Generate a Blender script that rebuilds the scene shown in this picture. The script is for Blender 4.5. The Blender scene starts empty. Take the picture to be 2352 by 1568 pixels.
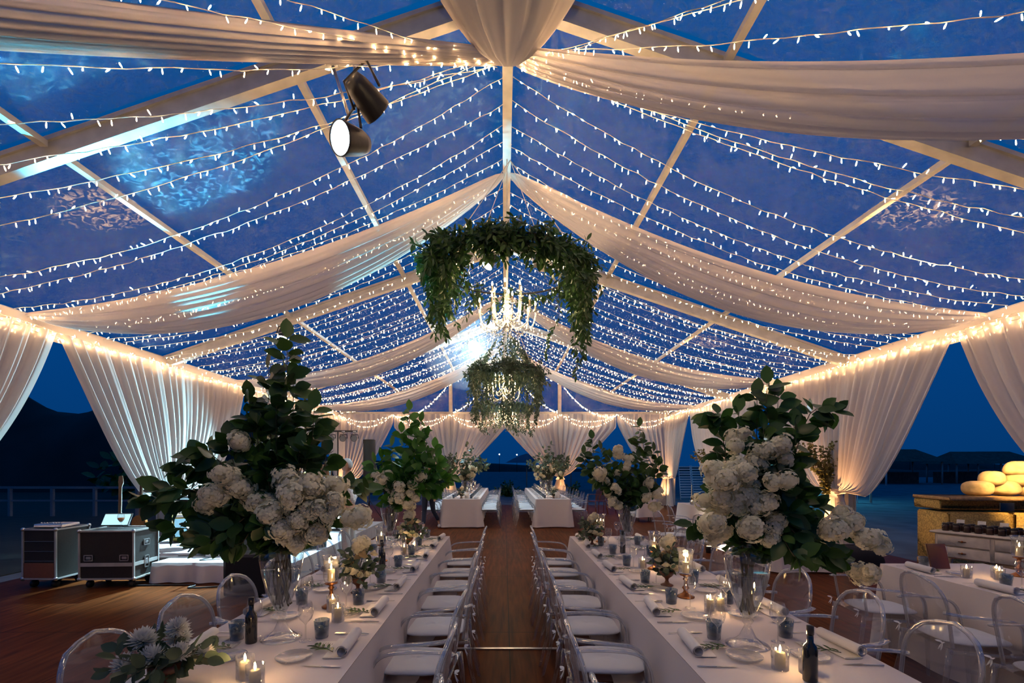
import bpy, math, random
import numpy as np
from mathutils import Vector, Matrix, Euler
PI = math.pi
sc = bpy.context.scene
COL = sc.collection

# ---------------------------------------------------------------- camera, sky, exposure
cam_d = bpy.data.cameras.new('camera'); cam = bpy.data.objects.new('camera', cam_d); COL.objects.link(cam)
cam.location = (0, 0, 1.7); cam.rotation_euler = (PI/2, 0, 0)
cam_d.sensor_width = 36; cam_d.lens = 1100/2352*36
cam_d.shift_x = 18/2352; cam_d.shift_y = 284/2352
cam_d.clip_start = .05; cam_d.clip_end = 600
sc.camera = cam
sc.view_settings.view_transform = 'Standard'; sc.view_settings.look = 'None'
sc.view_settings.gamma = 1; sc.view_settings.exposure = 0.28
sc.cycles.transparent_max_bounces = 40
sc.cycles.max_bounces = 7; sc.cycles.diffuse_bounces = 3; sc.cycles.glossy_bounces = 3
sc.cycles.transmission_bounces = 6
sc.cycles.sample_clamp_indirect = 3.0
sc.cycles.caustics_reflective = False; sc.cycles.caustics_refractive = False
sc.cycles.use_denoising = True

w = bpy.data.worlds.new('dusk_sky'); sc.world = w; w.use_nodes = True
nt = w.node_tree; nt.nodes.clear()
out = nt.nodes.new('ShaderNodeOutputWorld'); bg = nt.nodes.new('ShaderNodeBackground')
geo = nt.nodes.new('ShaderNodeNewGeometry'); sep = nt.nodes.new('ShaderNodeSeparateXYZ'); rmp = nt.nodes.new('ShaderNodeValToRGB')
tcw = nt.nodes.new('ShaderNodeTexCoord')
nt.links.new(tcw.outputs['Generated'], sep.inputs[0]); nt.links.new(sep.outputs[2], rmp.inputs[0])
nt.links.new(rmp.outputs[0], bg.inputs[0]); nt.links.new(bg.outputs[0], out.inputs[0])
r = rmp.color_ramp
r.elements[0].position = 0.0; r.elements[0].color = (.0008, .030, .125, 1)
r.elements[1].position = .75; r.elements[1].color = (.0004, .072, .25, 1)
e = r.elements.new(.22); e.color = (.0005, .042, .18, 1)
bg.inputs[1].default_value = 1.0

def light(name, kind, loc, energy, color, size=.05, aim=None, spot=None, blend=.5, parent=None):
    d = bpy.data.lights.new(name, kind); d.energy = energy; d.color = color
    if kind == 'AREA': d.shape = 'DISK'; d.size = size
    else: d.shadow_soft_size = size
    if spot: d.spot_size = math.radians(spot); d.spot_blend = blend
    o = bpy.data.objects.new(name, d); COL.objects.link(o); o.location = loc
    if aim is not None:
        o.rotation_euler = (Vector(aim)-Vector(loc)).to_track_quat('-Z', 'Y').to_euler()
    if parent: o.parent = parent
    return o

# ---------------------------------------------------------------- materials
MATS = {}
def mat(name, color=(.5,.5,.5), rough=.5, metal=0, emit=None, estr=0, spec=None, noise=None, trans=0, alpha=1, coat=0):
    if name in MATS: return MATS[name]
    m = bpy.data.materials.new(name); m.use_nodes = True; n = m.node_tree
    b = n.nodes['Principled BSDF']
    b.inputs['Base Color'].default_value = (*color, 1); b.inputs['Roughness'].default_value = rough
    b.inputs['Metallic'].default_value = metal
    if coat: b.inputs['Coat Weight'].default_value = coat
    if emit: b.inputs['Emission Color'].default_value = (*emit, 1); b.inputs['Emission Strength'].default_value = estr
    sc_, amt, bump = noise or (30, .08, .02)
    tc = n.nodes.new('ShaderNodeTexCoord'); nz = n.nodes.new('ShaderNodeTexNoise'); nz.inputs['Scale'].default_value = sc_
    n.links.new(tc.outputs['Object'], nz.inputs['Vector'])
    hs = n.nodes.new('ShaderNodeHueSaturation'); hs.inputs['Color'].default_value = (*color, 1)
    mr = n.nodes.new('ShaderNodeMapRange'); mr.inputs['From Min'].default_value = .3; mr.inputs['From Max'].default_value = .7
    mr.inputs['To Min'].default_value = 1-amt; mr.inputs['To Max'].default_value = 1+amt
    n.links.new(nz.outputs[0], mr.inputs[0]); n.links.new(mr.outputs[0], hs.inputs['Value']); n.links.new(hs.outputs[0], b.inputs['Base Color'])
    if bump:
        bp = n.nodes.new('ShaderNodeBump'); bp.inputs['Strength'].default_value = min(1, bump*5); bp.inputs['Distance'].default_value = .01
        n.links.new(nz.outputs[0], bp.inputs['Height']); n.links.new(bp.outputs[0], b.inputs['Normal'])
    MATS[name] = m
    return m

def mat_nodes(name):
    m = bpy.data.materials.new(name); m.use_nodes = True; n = m.node_tree; n.nodes.clear()
    o = n.nodes.new('ShaderNodeOutputMaterial'); MATS[name] = m
    return m, n, o

def mat_fabric(name, color, transl=.45, sheer=0.0, weave=260):
    m, n, o = mat_nodes(name)
    d = n.nodes.new('ShaderNodeBsdfDiffuse'); t = n.nodes.new('ShaderNodeBsdfTranslucent'); mx = n.nodes.new('ShaderNodeMixShader')
    tc = n.nodes.new('ShaderNodeTexCoord'); nz = n.nodes.new('ShaderNodeTexNoise'); nz.inputs['Scale'].default_value = weave
    n.links.new(tc.outputs['Object'], nz.inputs['Vector'])
    bp = n.nodes.new('ShaderNodeBump'); bp.inputs['Strength'].default_value = .15; bp.inputs['Distance'].default_value = .004
    n.links.new(nz.outputs[0], bp.inputs['Height']); n.links.new(bp.outputs[0], d.inputs['Normal'])
    d.inputs[0].default_value = (*color, 1); t.inputs[0].default_value = (*color, 1); mx.inputs[0].default_value = transl
    n.links.new(d.outputs[0], mx.inputs[1]); n.links.new(t.outputs[0], mx.inputs[2])
    if sheer:
        tr = n.nodes.new('ShaderNodeBsdfTransparent'); m2 = n.nodes.new('ShaderNodeMixShader'); m2.inputs[0].default_value = sheer
        n.links.new(mx.outputs[0], m2.inputs[1]); n.links.new(tr.outputs[0], m2.inputs[2]); n.links.new(m2.outputs[0], o.inputs[0])
    else: n.links.new(mx.outputs[0], o.inputs[0])
    return m

def mat_clear(name, tint=(.96,.97,.98), gloss=.12, edge=.75, rough=.06, diffuse=0.0, dcol=(.8,.85,.9), bump=None):
    """clear plastic or thin glass: see-through with a reflection that grows at grazing angles"""
    m, n, o = mat_nodes(name)
    tr = n.nodes.new('ShaderNodeBsdfTransparent'); tr.inputs[0].default_value = (*tint, 1)
    gl = n.nodes.new('ShaderNodeBsdfGlossy'); gl.inputs['Roughness'].default_value = rough; gl.inputs[0].default_value = (1,1,1,1)
    lw = n.nodes.new('ShaderNodeLayerWeight'); lw.inputs[0].default_value = .35
    mr = n.nodes.new('ShaderNodeMapRange'); mr.inputs['To Min'].default_value = gloss; mr.inputs['To Max'].default_value = edge
    n.links.new(lw.outputs['Facing'], mr.inputs[0])
    pw = n.nodes.new('ShaderNodeMath'); pw.operation = 'POWER'; pw.inputs[1].default_value = 1.6
    n.links.new(lw.outputs['Facing'], pw.inputs[0]); n.links.new(pw.outputs[0], mr.inputs[0])
    mx = n.nodes.new('ShaderNodeMixShader'); n.links.new(mr.outputs[0], mx.inputs[0])
    n.links.new(tr.outputs[0], mx.inputs[1]); n.links.new(gl.outputs[0], mx.inputs[2]); last = mx
    if diffuse:
        df = n.nodes.new('ShaderNodeBsdfDiffuse'); df.inputs[0].default_value = (*dcol, 1)
        tl = n.nodes.new('ShaderNodeBsdfTranslucent'); tl.inputs[0].default_value = (*dcol, 1)
        ad = n.nodes.new('ShaderNodeMixShader'); n.links.new(df.outputs[0], ad.inputs[1]); n.links.new(tl.outputs[0], ad.inputs[2])
        m3 = n.nodes.new('ShaderNodeMixShader'); m3.inputs[0].default_value = diffuse
        n.links.new(mx.outputs[0], m3.inputs[1]); n.links.new(ad.outputs[0], m3.inputs[2]); last = m3
    if bump:
        tc = n.nodes.new('ShaderNodeTexCoord'); mp = n.nodes.new('ShaderNodeMapping'); n.links.new(tc.outputs['Object'], mp.inputs[0])
        nz = n.nodes.new('ShaderNodeTexNoise'); nz.inputs['Scale'].default_value = bump[0]; nz.inputs['Detail'].default_value = 6; nz.inputs['Distortion'].default_value = 1.2
        n.links.new(mp.outputs[0], nz.inputs[0])
        bp = n.nodes.new('ShaderNodeBump'); bp.inputs['Strength'].default_value = bump[1]; bp.inputs['Distance'].default_value = bump[2]
        n.links.new(nz.outputs[0], bp.inputs['Height']); n.links.new(bp.outputs[0], gl.inputs['Normal'])
    n.links.new(last.outputs[0], o.inputs[0])
    return m

def mat_emit(name, color, strength, sampling='AUTO'):
    m, n, o = mat_nodes(name)
    e = n.nodes.new('ShaderNodeEmission'); e.inputs[0].default_value = (*color, 1); e.inputs[1].default_value = strength
    n.links.new(e.outputs[0], o.inputs[0])
    m.cycles.emission_sampling = sampling
    return m

M = {}
M['drape'] = mat_fabric('ivory_voile', (.80,.74,.70), .4, .10)
M['curtain'] = mat_fabric('ivory_curtain_voile', (.80,.73,.69), .4, .04)
M['linen'] = mat_fabric('white_table_linen', (.74,.69,.69), .08)
M['napkin'] = mat_fabric('white_napkin_linen', (.82,.80,.79), .1)
M['cushion'] = mat_fabric('white_cushion_cotton', (.72,.74,.78), .05)
M['alu'] = mat('anodised_aluminium', (.50,.49,.47), .5, .35, noise=(6,.12,.02))
M['alu_dark'] = mat('aluminium_groove', (.12,.12,.12), .6, .2)
M['steel'] = mat('brushed_steel', (.6,.6,.6), .3, .9)
M['black'] = mat('black_plastic', (.012,.012,.014), .45)
M['blackcloth'] = mat('black_cloth', (.01,.01,.012), .9)
M['ghost'] = mat_clear('clear_polycarbonate', (.93,.94,.95), .09, .9, .07, .035)
M['ghost_edge'] = mat_clear('polycarbonate_edge', (.80,.82,.85), .22, .95, .08, .16)
M['glass'] = mat_clear('clear_table_glass', (.95,.955,.95), .09, .95, .03, .035)
M['smoke'] = mat_clear('smoked_blue_glass', (.55,.62,.67), .07, .75, .04, .07, (.16,.22,.26))
M['copper'] = mat('antique_copper', (.30,.12,.045), .28, .9)
M['brown'] = mat('dark_brown_ceramic', (.10,.035,.015), .3)
M['bottle'] = mat('dark_bottle_glass', (.012,.014,.012), .12, coat=.5)
M['wax'] = mat_fabric('candle_wax', (.9,.82,.62), .5)
M['flame'] = mat_emit('candle_flame', (1,.62,.24), 28)
M['bulb'] = mat_emit('fairy_bulb_glow', (1,.60,.28), 62)
M['wire'] = mat('clear_white_cable', (.62,.58,.52), .5)
M['led'] = mat_emit('cool_led_face', (.62,.85,1), 14)
M['dark_led'] = mat('led_lens', (.5,.55,.6), .2)
M['stem'] = mat('green_brown_stem', (.06,.05,.02), .6)
M['petal'] = mat_fabric('cream_petal', (.97,.89,.64), .3, 0, 60)
M['petal_white'] = mat_fabric('white_petal', (.82,.80,.74), .25, 0, 60)
M['rose'] = mat_fabric('peach_rose_petal', (.80,.62,.38), .3, 0, 60)

def mat_leaf(name, c1, c2, transl=.25):
    m, n, o = mat_nodes(name)
    b = n.nodes.new('ShaderNodeBsdfPrincipled'); b.inputs['Roughness'].default_value = .42
    g = n.nodes.new('ShaderNodeNewGeometry'); rp = n.nodes.new('ShaderNodeMixRGB'); rp.inputs[1].default_value = (*c1,1); rp.inputs[2].default_value = (*c2,1)
    n.links.new(g.outputs['Random Per Island'], rp.inputs[0]); n.links.new(rp.outputs[0], b.inputs['Base Color'])
    t = n.nodes.new('ShaderNodeBsdfTranslucent'); n.links.new(rp.outputs[0], t.inputs[0])
    mx = n.nodes.new('ShaderNodeMixShader'); mx.inputs[0].default_value = transl
    n.links.new(b.outputs[0], mx.inputs[1]); n.links.new(t.outputs[0], mx.inputs[2]); n.links.new(mx.outputs[0], o.inputs[0])
    return m
M['leaf'] = mat_leaf('deep_green_leaf', (.016,.050,.012), (.055,.13,.022))
M['leaf_bright'] = mat_leaf('fresh_green_leaf', (.03,.12,.01), (.08,.24,.03), .35)
M['leaf_grey'] = mat_leaf('eucalyptus_leaf', (.03,.055,.03), (.09,.13,.07))
M['leaf_olive'] = mat_leaf('olive_leaf', (.10,.10,.03), (.20,.18,.06), .3)

# roof film: clear vinyl with creases that catch the lamps
def mat_film():
    m, n, o = mat_nodes('clear_vinyl_film')
    tc = n.nodes.new('ShaderNodeTexCoord')
    n1 = n.nodes.new('ShaderNodeTexNoise'); n1.inputs['Scale'].default_value = 8.5; n1.inputs['Detail'].default_value = 9; n1.inputs['Distortion'].default_value = 2.2
    n2 = n.nodes.new('ShaderNodeTexNoise'); n2.inputs['Scale'].default_value = .9; n2.inputs['Detail'].default_value = 2
    n.links.new(tc.outputs['Object'], n1.inputs[0]); n.links.new(tc.outputs['Object'], n2.inputs[0])
    bp = n.nodes.new('ShaderNodeBump'); bp.inputs['Strength'].default_value = .55; bp.inputs['Distance'].default_value = .05
    b2 = n.nodes.new('ShaderNodeBump'); b2.inputs['Strength'].default_value = .5; b2.inputs['Distance'].default_value = .25
    n.links.new(n1.outputs[0], bp.inputs['Height']); n.links.new(n2.outputs[0], b2.inputs['Height']); n.links.new(b2.outputs[0], bp.inputs['Normal'])
    tr = n.nodes.new('ShaderNodeBsdfTransparent'); tr.inputs[0].default_value = (.93,.95,.97,1)
    gl = n.nodes.new('ShaderNodeBsdfGlossy'); gl.inputs['Roughness'].default_value = .035; n.links.new(bp.outputs[0], gl.inputs['Normal'])
    df = n.nodes.new('ShaderNodeBsdfDiffuse'); df.inputs[0].default_value = (.35,.5,.6,1); n.links.new(bp.outputs[0], df.inputs['Normal'])
    # haze: crinkled patches scatter a little more
    mr = n.nodes.new('ShaderNodeMapRange'); mr.inputs['From Min'].default_value = .50; mr.inputs['From Max'].default_value = .74
    mr.inputs['To Min'].default_value = .003; mr.inputs['To Max'].default_value = .22; n.links.new(n1.outputs[0], mr.inputs[0])
    mx = n.nodes.new('ShaderNodeMixShader'); mx.inputs[0].default_value = .05
    m2 = n.nodes.new('ShaderNodeMixShader'); n.links.new(mr.outputs[0], m2.inputs[0])
    n.links.new(tr.outputs[0], mx.inputs[1]); n.links.new(gl.outputs[0], mx.inputs[2])
    n.links.new(mx.outputs[0], m2.inputs[1]); n.links.new(df.outputs[0], m2.inputs[2]); n.links.new(m2.outputs[0], o.inputs[0])
    return m
M['film'] = mat_film()

def mat_wood():
    m, n, o = mat_nodes('stained_plywood_floor')
    b = n.nodes.new('ShaderNodeBsdfPrincipled'); b.inputs['Roughness'].default_value = .42; b.inputs['Specular IOR Level'].default_value = .06; b.inputs['IOR'].default_value = 1.3
    tc = n.nodes.new('ShaderNodeTexCoord'); mp = n.nodes.new('ShaderNodeMapping'); mp.inputs['Scale'].default_value = (9, .7, 1)
    n.links.new(tc.outputs['Object'], mp.inputs[0])
    nz = n.nodes.new('ShaderNodeTexNoise'); nz.inputs['Scale'].default_value = 2.2; nz.inputs['Detail'].default_value = 7; n.links.new(mp.outputs[0], nz.inputs[0])
    n2 = n.nodes.new('ShaderNodeTexNoise'); n2.inputs['Scale'].default_value = .8; n.links.new(tc.outputs['Object'], n2.inputs[0])
    cr = n.nodes.new('ShaderNodeValToRGB'); cr.color_ramp.elements[0].position = .3; cr.color_ramp.elements[0].color = (.045,.012,.0035,1)
    cr.color_ramp.elements[1].position = .72; cr.color_ramp.elements[1].color = (.15,.040,.011,1); n.links.new(nz.outputs[0], cr.inputs[0])
    hs = n.nodes.new('ShaderNodeHueSaturation'); n.links.new(cr.outputs[0], hs.inputs['Color'])
    mr = n.nodes.new('ShaderNodeMapRange'); mr.inputs['To Min'].default_value = .55; mr.inputs['To Max'].default_value = 1.35; n.links.new(n2.outputs[0], mr.inputs[0]); n.links.new(mr.outputs[0], hs.inputs['Value'])
    # sheet seams: dark thin lines every 1.22 m across and 2.44 m along
    sx = n.nodes.new('ShaderNodeSeparateXYZ'); n.links.new(tc.outputs['Object'], sx.inputs[0])
    def seam(sock, period, off, wd):
        a = n.nodes.new('ShaderNodeMath'); a.operation = 'ADD'; a.inputs[1].default_value = off; n.links.new(sock, a.inputs[0])
        f = n.nodes.new('ShaderNodeMath'); f.operation = 'PINGPONG'; f.inputs[1].default_value = period/2; n.links.new(a.outputs[0], f.inputs[0])
        g = n.nodes.new('ShaderNodeMath'); g.operation = 'LESS_THAN'; g.inputs[1].default_value = wd; n.links.new(f.outputs[0], g.inputs[0]); return g
    s1 = seam(sx.outputs[0], 1.22, -.05, .005); s2 = seam(sx.outputs[1], 2.44, .0, .006)
    mxm = n.nodes.new('ShaderNodeMath'); mxm.operation = 'MAXIMUM'; n.links.new(s1.outputs[0], mxm.inputs[0]); n.links.new(s2.outputs[0], mxm.inputs[1])
    mm = n.nodes.new('ShaderNodeMixRGB'); mm.inputs[2].default_value = (.012,.006,.004,1); n.links.new(mxm.outputs[0], mm.inputs[0]); n.links.new(hs.outputs[0], mm.inputs[1])
    n.links.new(mm.outputs[0], b.inputs['Base Color'])
    bp = n.nodes.new('ShaderNodeBump'); bp.inputs['Strength'].default_value = .15; bp.inputs['Distance'].default_value = .01; n.links.new(nz.outputs[0], bp.inputs['Height']); n.links.new(bp.outputs[0], b.inputs['Normal'])
    n.links.new(b.outputs[0], o.inputs[0])
    return m
M['wood'] = mat_wood()

# ---------------------------------------------------------------- mesh helpers
class MB:
    def __init__(s): s.v = []; s.f = []
    def add(s, vs, fs):
        k = len(s.v); s.v.extend(vs); s.f.extend([tuple(i+k for i in f) for f in fs]); return s
    def box(s, c, d, rz=0, rx=0, ry=0):
        R = Euler((rx, ry, rz)).to_matrix(); c = Vector(c)
        vs = [tuple(c + R @ Vector((x*d[0]/2, y*d[1]/2, z*d[2]/2))) for x in (-1,1) for y in (-1,1) for z in (-1,1)]
        return s.add(vs, [(0,1,3,2),(4,6,7,5),(0,4,5,1),(2,3,7,6),(0,2,6,4),(1,5,7,3)])
    def rbox(s, c, d, b=.01, rz=0, rx=0, ry=0):
        """box with chamfered edges"""
        R = Euler((rx, ry, rz)).to_matrix(); c = Vector(c); h = [max(q/2, b*1.01) for q in d]; pts = []
        for sx in (-1,1):
            for sy in (-1,1):
                for sz in (-1,1):
                    pts += [(sx*h[0], sy*(h[1]-b), sz*(h[2]-b)), (sx*(h[0]-b), sy*h[1], sz*(h[2]-b)), (sx*(h[0]-b), sy*(h[1]-b), sz*h[2])]
        def ix(sx,sy,sz,k): return (((sx>0)*4+(sy>0)*2+(sz>0))*3)+k
        F = []
        for a in (-1,1):
            F.append([ix(a,y,z,0) for y,z in ((-1,-1),(1,-1),(1,1),(-1,1))])
            F.append([ix(x,a,z,1) for x,z in ((-1,-1),(1,-1),(1,1),(-1,1))])
            F.append([ix(x,y,a,2) for x,y in ((-1,-1),(1,-1),(1,1),(-1,1))])
            for bb in (-1,1):
                F.append([ix(a,bb,-1,0), ix(a,bb,1,0), ix(a,bb,1,1), ix(a,bb,-1,1)])
                F.append([ix(a,-1,bb,0), ix(a,1,bb,0), ix(a,1,bb,2), ix(a,-1,bb,2)])
                F.append([ix(-1,a,bb,1), ix(1,a,bb,1), ix(1,a,bb,2), ix(-1,a,bb,2)])
                for cc in (-1,1): F.append([ix(a,bb,cc,0), ix(a,bb,cc,1), ix(a,bb,cc,2)])
        return s.add([tuple(c + R @ Vector(p)) for p in pts], F)
    def tube(s, pts, r, n=6, cap=True):
        pts = [Vector(p) for p in pts]; k0 = len(s.v); up = Vector((0,0,1)); prev = None
        for i, p in enumerate(pts):
            t = (pts[min(i+1, len(pts)-1)] - pts[max(i-1, 0)])
            if t.length < 1e-9: t = Vector((0,0,1))
            t.normalize()
            if prev is None:
                a = up if abs(t.z) < .9 else Vector((1,0,0)); u = t.cross(a).normalized()
            else:
                u = prev - t*prev.dot(t)
                u = u.normalized() if u.length > 1e-6 else t.cross(Vector((1,0,0))).normalized()
            prev = u; vv = t.cross(u); rr = r[i] if isinstance(r, (list, tuple)) else r
            ra, rb = rr if isinstance(rr, tuple) else (rr, rr)
            for j in range(n):
                a = 2*PI*j/n; s.v.append(tuple(p + u*math.cos(a)*ra + vv*math.sin(a)*rb))
        for i in range(len(pts)-1):
            for j in range(n):
                s.f.append((k0+i*n+j, k0+i*n+(j+1)%n, k0+(i+1)*n+(j+1)%n, k0+(i+1)*n+j))
        if cap:
            s.f.append(tuple(k0+j for j in range(n))[::-1]); s.f.append(tuple(k0+(len(pts)-1)*n+j for j in range(n)))
        return s
    def lathe(s, prof, n=16, c=(0,0,0)):
        """prof: list of (radius, z)"""
        k0 = len(s.v)
        for (rr, z) in prof:
            for j in range(n):
                a = 2*PI*j/n; s.v.append((c[0]+rr*math.cos(a), c[1]+rr*math.sin(a), c[2]+z))
        for i in range(len(prof)-1):
            for j in range(n):
                s.f.append((k0+i*n+j, k0+i*n+(j+1)%n, k0+(i+1)*n+(j+1)%n, k0+(i+1)*n+j))
        return s
    def disc(s, c, rr, n=16, nrm=(0,0,1)):
        q = Vector(nrm).to_track_quat('Z', 'Y'); k0 = len(s.v)
        for j in range(n):
            a = 2*PI*j/n; s.v.append(tuple(Vector(c) + q @ Vector((rr*math.cos(a), rr*math.sin(a), 0))))
        s.f.append(tuple(range(k0, k0+n))); return s
    def ball(s, c, r, n=10, m=7, jit=0, rnd=None):
        k0 = len(s.v); rx, ry, rz = r if isinstance(r, (tuple, list)) else (r, r, r)
        for i in range(m+1):
            ph = PI*i/m
            for j in range(n):
                a = 2*PI*j/n; q = 1+(rnd.uniform(-jit, jit) if rnd and 0 < i < m else 0)
                s.v.append((c[0]+rx*q*math.sin(ph)*math.cos(a), c[1]+ry*q*math.sin(ph)*math.sin(a), c[2]+rz*q*math.cos(ph)))
        for i in range(m):
            for j in range(n):
                s.f.append((k0+i*n+j, k0+(i+1)*n+j, k0+(i+1)*n+(j+1)%n, k0+i*n+(j+1)%n))
        return s
    def grid(s, fn, nu, nv):
        k0 = len(s.v)
        for i in range(nu+1):
            for j in range(nv+1): s.v.append(tuple(fn(i/nu, j/nv)))
        for i in range(nu):
            for j in range(nv):
                a = k0+i*(nv+1)+j; s.f.append((a, a+nv+1, a+nv+2, a+1))
        return s
    def leaf(s, p, d, nrm, L, W, curl=.15):
        p = Vector(p); d = Vector(d).normalized(); nr = Vector(nrm); nr = (nr - d*nr.dot(d))
        nr = nr.normalized() if nr.length > 1e-5 else d.orthogonal().normalized()
        sd = d.cross(nr); k = len(s.v)
        def P(t, w_, h): s.v.append(tuple(p + d*(L*t) + sd*(W*w_) + nr*(L*h)))
        P(0,0,0)
        for (t, w_) in ((.12,.24),(.33,.45),(.58,.46),(.82,.27)):
            h = -curl*t*t; P(t,-w_,h+.03); P(t,0,h-.035); P(t,w_,h+.03)
        P(1,0,-curl)
        s.f.extend([(k,k+2,k+1),(k,k+3,k+2)])
        for i in range(3):
            q = k+1+3*i; s.f.extend([(q,q+1,q+4,q+3),(q+1,q+2,q+5,q+4)])
        s.f.extend([(k+10,k+11,k+13),(k+11,k+12,k+13)])
        return s
    def build(s, name, m, parent=None, smooth=True, loc=None, solid=0):
        me = bpy.data.meshes.new(name); me.from_pydata(s.v, [], s.f); me.update()
        if smooth: me.polygons.foreach_set('use_smooth', [True]*len(me.polygons))
        if m: me.materials.append(m)
        o = bpy.data.objects.new(name, me); COL.objects.link(o)
        if parent: o.parent = parent
        if loc: o.location = loc
        if solid:
            md = o.modifiers.new('solid', 'SOLIDIFY'); md.thickness = solid
        return o

def tag(o, label=None, cat=None, group=None, kind=None):
    if label: o['label'] = label
    if cat: o['category'] = cat
    if group: o['group'] = group
    if kind: o['kind'] = kind
    return o
def thing(name, label, cat, loc=(0,0,0), rz=0, group=None):
    o = bpy.data.objects.new(name, None); COL.objects.link(o); o.location = loc; o.rotation_euler = (0,0,rz)
    o.empty_display_size = .1
    return tag(o, label, cat, group)
def struct(name, mb, m, **k):
    o = mb.build(name, m, **k); o['kind'] = 'structure'; return o
def copy_tree(o, kids, parent=None):
    c = o.copy(); COL.objects.link(c); c.parent = parent
    for ch in kids.get(o.name, []): copy_tree(ch, kids, c)
    return c
def kidmap(o):
    m_ = {}
    def rec(x):
        m_[x.name] = list(x.children)
        for y in x.children: rec(y)
    rec(o); return m_
class Kind:
    """first use gives the thing itself, later uses give copies of it with its parts"""
    def __init__(s, root): s.root = root; s.used = False; s.kids = kidmap(root)
    def put(s, loc, rz=0, label=None, group=None):
        if not s.used: s.used = True; o = s.root
        else: o = copy_tree(s.root, s.kids)
        o.location = loc; o.rotation_euler = (0, 0, rz)
        if label: o['label'] = label
        if group: o['group'] = group
        return o
ORD = ['first','second','third','fourth','fifth','sixth','seventh','eighth','ninth','tenth','eleventh','twelfth','thirteenth','fourteenth','fifteenth','sixteenth','seventeenth','eighteenth','nineteenth','twentieth']
ORD += ['twenty-'+w_ for w_ in ORD[:9]]+['thirtieth']+['thirty-'+w_ for w_ in ORD[:9]]+['fortieth']+['forty-'+w_ for w_ in ORD[:9]]
def smooth_path(pts, n):
    pts = [Vector(p) for p in pts]; out = []
    P_ = [pts[0]*2-pts[1]] + pts + [pts[-1]*2-pts[-2]]; seg = len(pts)-1
    for i in range(n+1):
        t = i/n*seg; k = min(int(t), seg-1); t -= k
        a,b,c,d = P_[k:k+4]
        out.append(.5*((2*b)+(c-a)*t+(2*a-5*b+4*c-d)*t*t+(3*b-a-3*c+d)*t**3))
    return out

# ---------------------------------------------------------------- tent frame
XC = .04; HW = 7.15; ZE = 3.88; ZR = 6.32; FR = [-.65, 4.65, 9.95, 15.2, 20.4]; SL = (ZR-ZE)/HW
def roof_z(x): return ZR - SL*abs(x-XC)
# ---------------------------------------------------------------- setting: ground, floor, roof, frame
def beam(name, p0, p1, wd, ht, m=None, groove=True, up=(0,0,1)):
    """aluminium box profile with a recessed channel on both faces"""
    p0 = Vector(p0); p1 = Vector(p1); t = (p1-p0).normalized(); s_ = t.cross(Vector(up)).normalized(); u = s_.cross(t)
    h, b_ = ht/2, wd/2
    if groove: prof = [(-b_,-h),(b_,-h),(b_,-h*.62),(b_*.55,-h*.62),(b_*.55,h*.62),(b_,h*.62),(b_,h),(-b_,h),(-b_,h*.62),(-b_*.55,h*.62),(-b_*.55,-h*.62),(-b_,-h*.62)]
    else: prof = [(-b_,-h),(b_,-h),(b_,h),(-b_,h)]
    k = len(prof); mb = MB(); vs = []
    for p in (p0, p1): vs += [tuple(p + s_*a + u*c) for a, c in prof]
    fs = [(i, (i+1)%k, k+(i+1)%k, k+i) for i in range(k)] + [tuple(range(k))[::-1], tuple(range(k, 2*k))]
    mb.add(vs, fs); return struct(name, mb, m or M['alu'], smooth=False)

struct('floor', MB().box((0, 8.2, -.03), (14.6, 24.6, .06)), M['wood'], smooth=False)
sand = mat('dusk_sand', (.085,.10,.13), .95, noise=(1.2,.3,.05))
struct('ground', MB().box((0, 40, -.12), (240, 200, .1)), sand, smooth=False)
sea = mat('dusk_sea', (.01,.03,.06), .25, noise=(.4,.2,.03))
struct('sea', MB().box((20, 190, -.1), (700, 110, .1)), sea, smooth=False)
hill = mat('dark_wooded_shore', (.012,.016,.02), .95, noise=(.3,.4,.0))
def ridge_land(name, x0, x1, y, h, seed, dep=14):
    rnd = random.Random(seed); ph = [rnd.uniform(0, 6) for _ in range(5)]
    def f(u, v):
        x = x0+(x1-x0)*u; hh = h*(.55+.25*math.sin(u*5+ph[0])+.14*math.sin(u*13+ph[1])+.06*math.sin(u*37+ph[2]))*min(1, 8*u, 8*(1-u))
        return (x, y+(v-.5)*dep, -.08+hh*math.sin(PI*v)**.8)
    struct(name, MB().grid(f, 70, 8), hill)
ridge_land('shore_hill', -170, 170, 135, 5.6, 3); ridge_land('shore_hill', 22, 150, 75, 2.6, 5, 8)
ridge_land('shore_hill', -120, -10, 36, 24, 8, 10)
struct('ground', MB().box((-47, 20, -.075), (78, 60, .04)), mat('darkened_ground', (.012,.014,.012), .95, noise=(3,.4,.05)), smooth=False)  # patch added to keep the left ground dark; darkness put into its colour

# roof film, one sheet to each bay and side
n_ = 0
for i in range(4):
    for sgn in (-1, 1):
        y0, y1 = FR[i]+.06, FR[i+1]-.06; n_ += 1
        rnd = random.Random(n_)
        def f(u, v, sgn=sgn, y0=y0, y1=y1, q=rnd.uniform(0, 6)):
            x = u*HW
            bow = .05*math.sin(PI*v)*math.sin(PI*u) + .018*math.sin(9*v+q+3*u)*math.sin(7*u+q)
            return (XC+sgn*x, y0+(y1-y0)*v, ZR-SL*x+.10-bow)
        struct('roof_film', MB().grid(f, 40, 30), M['film'])
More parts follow.
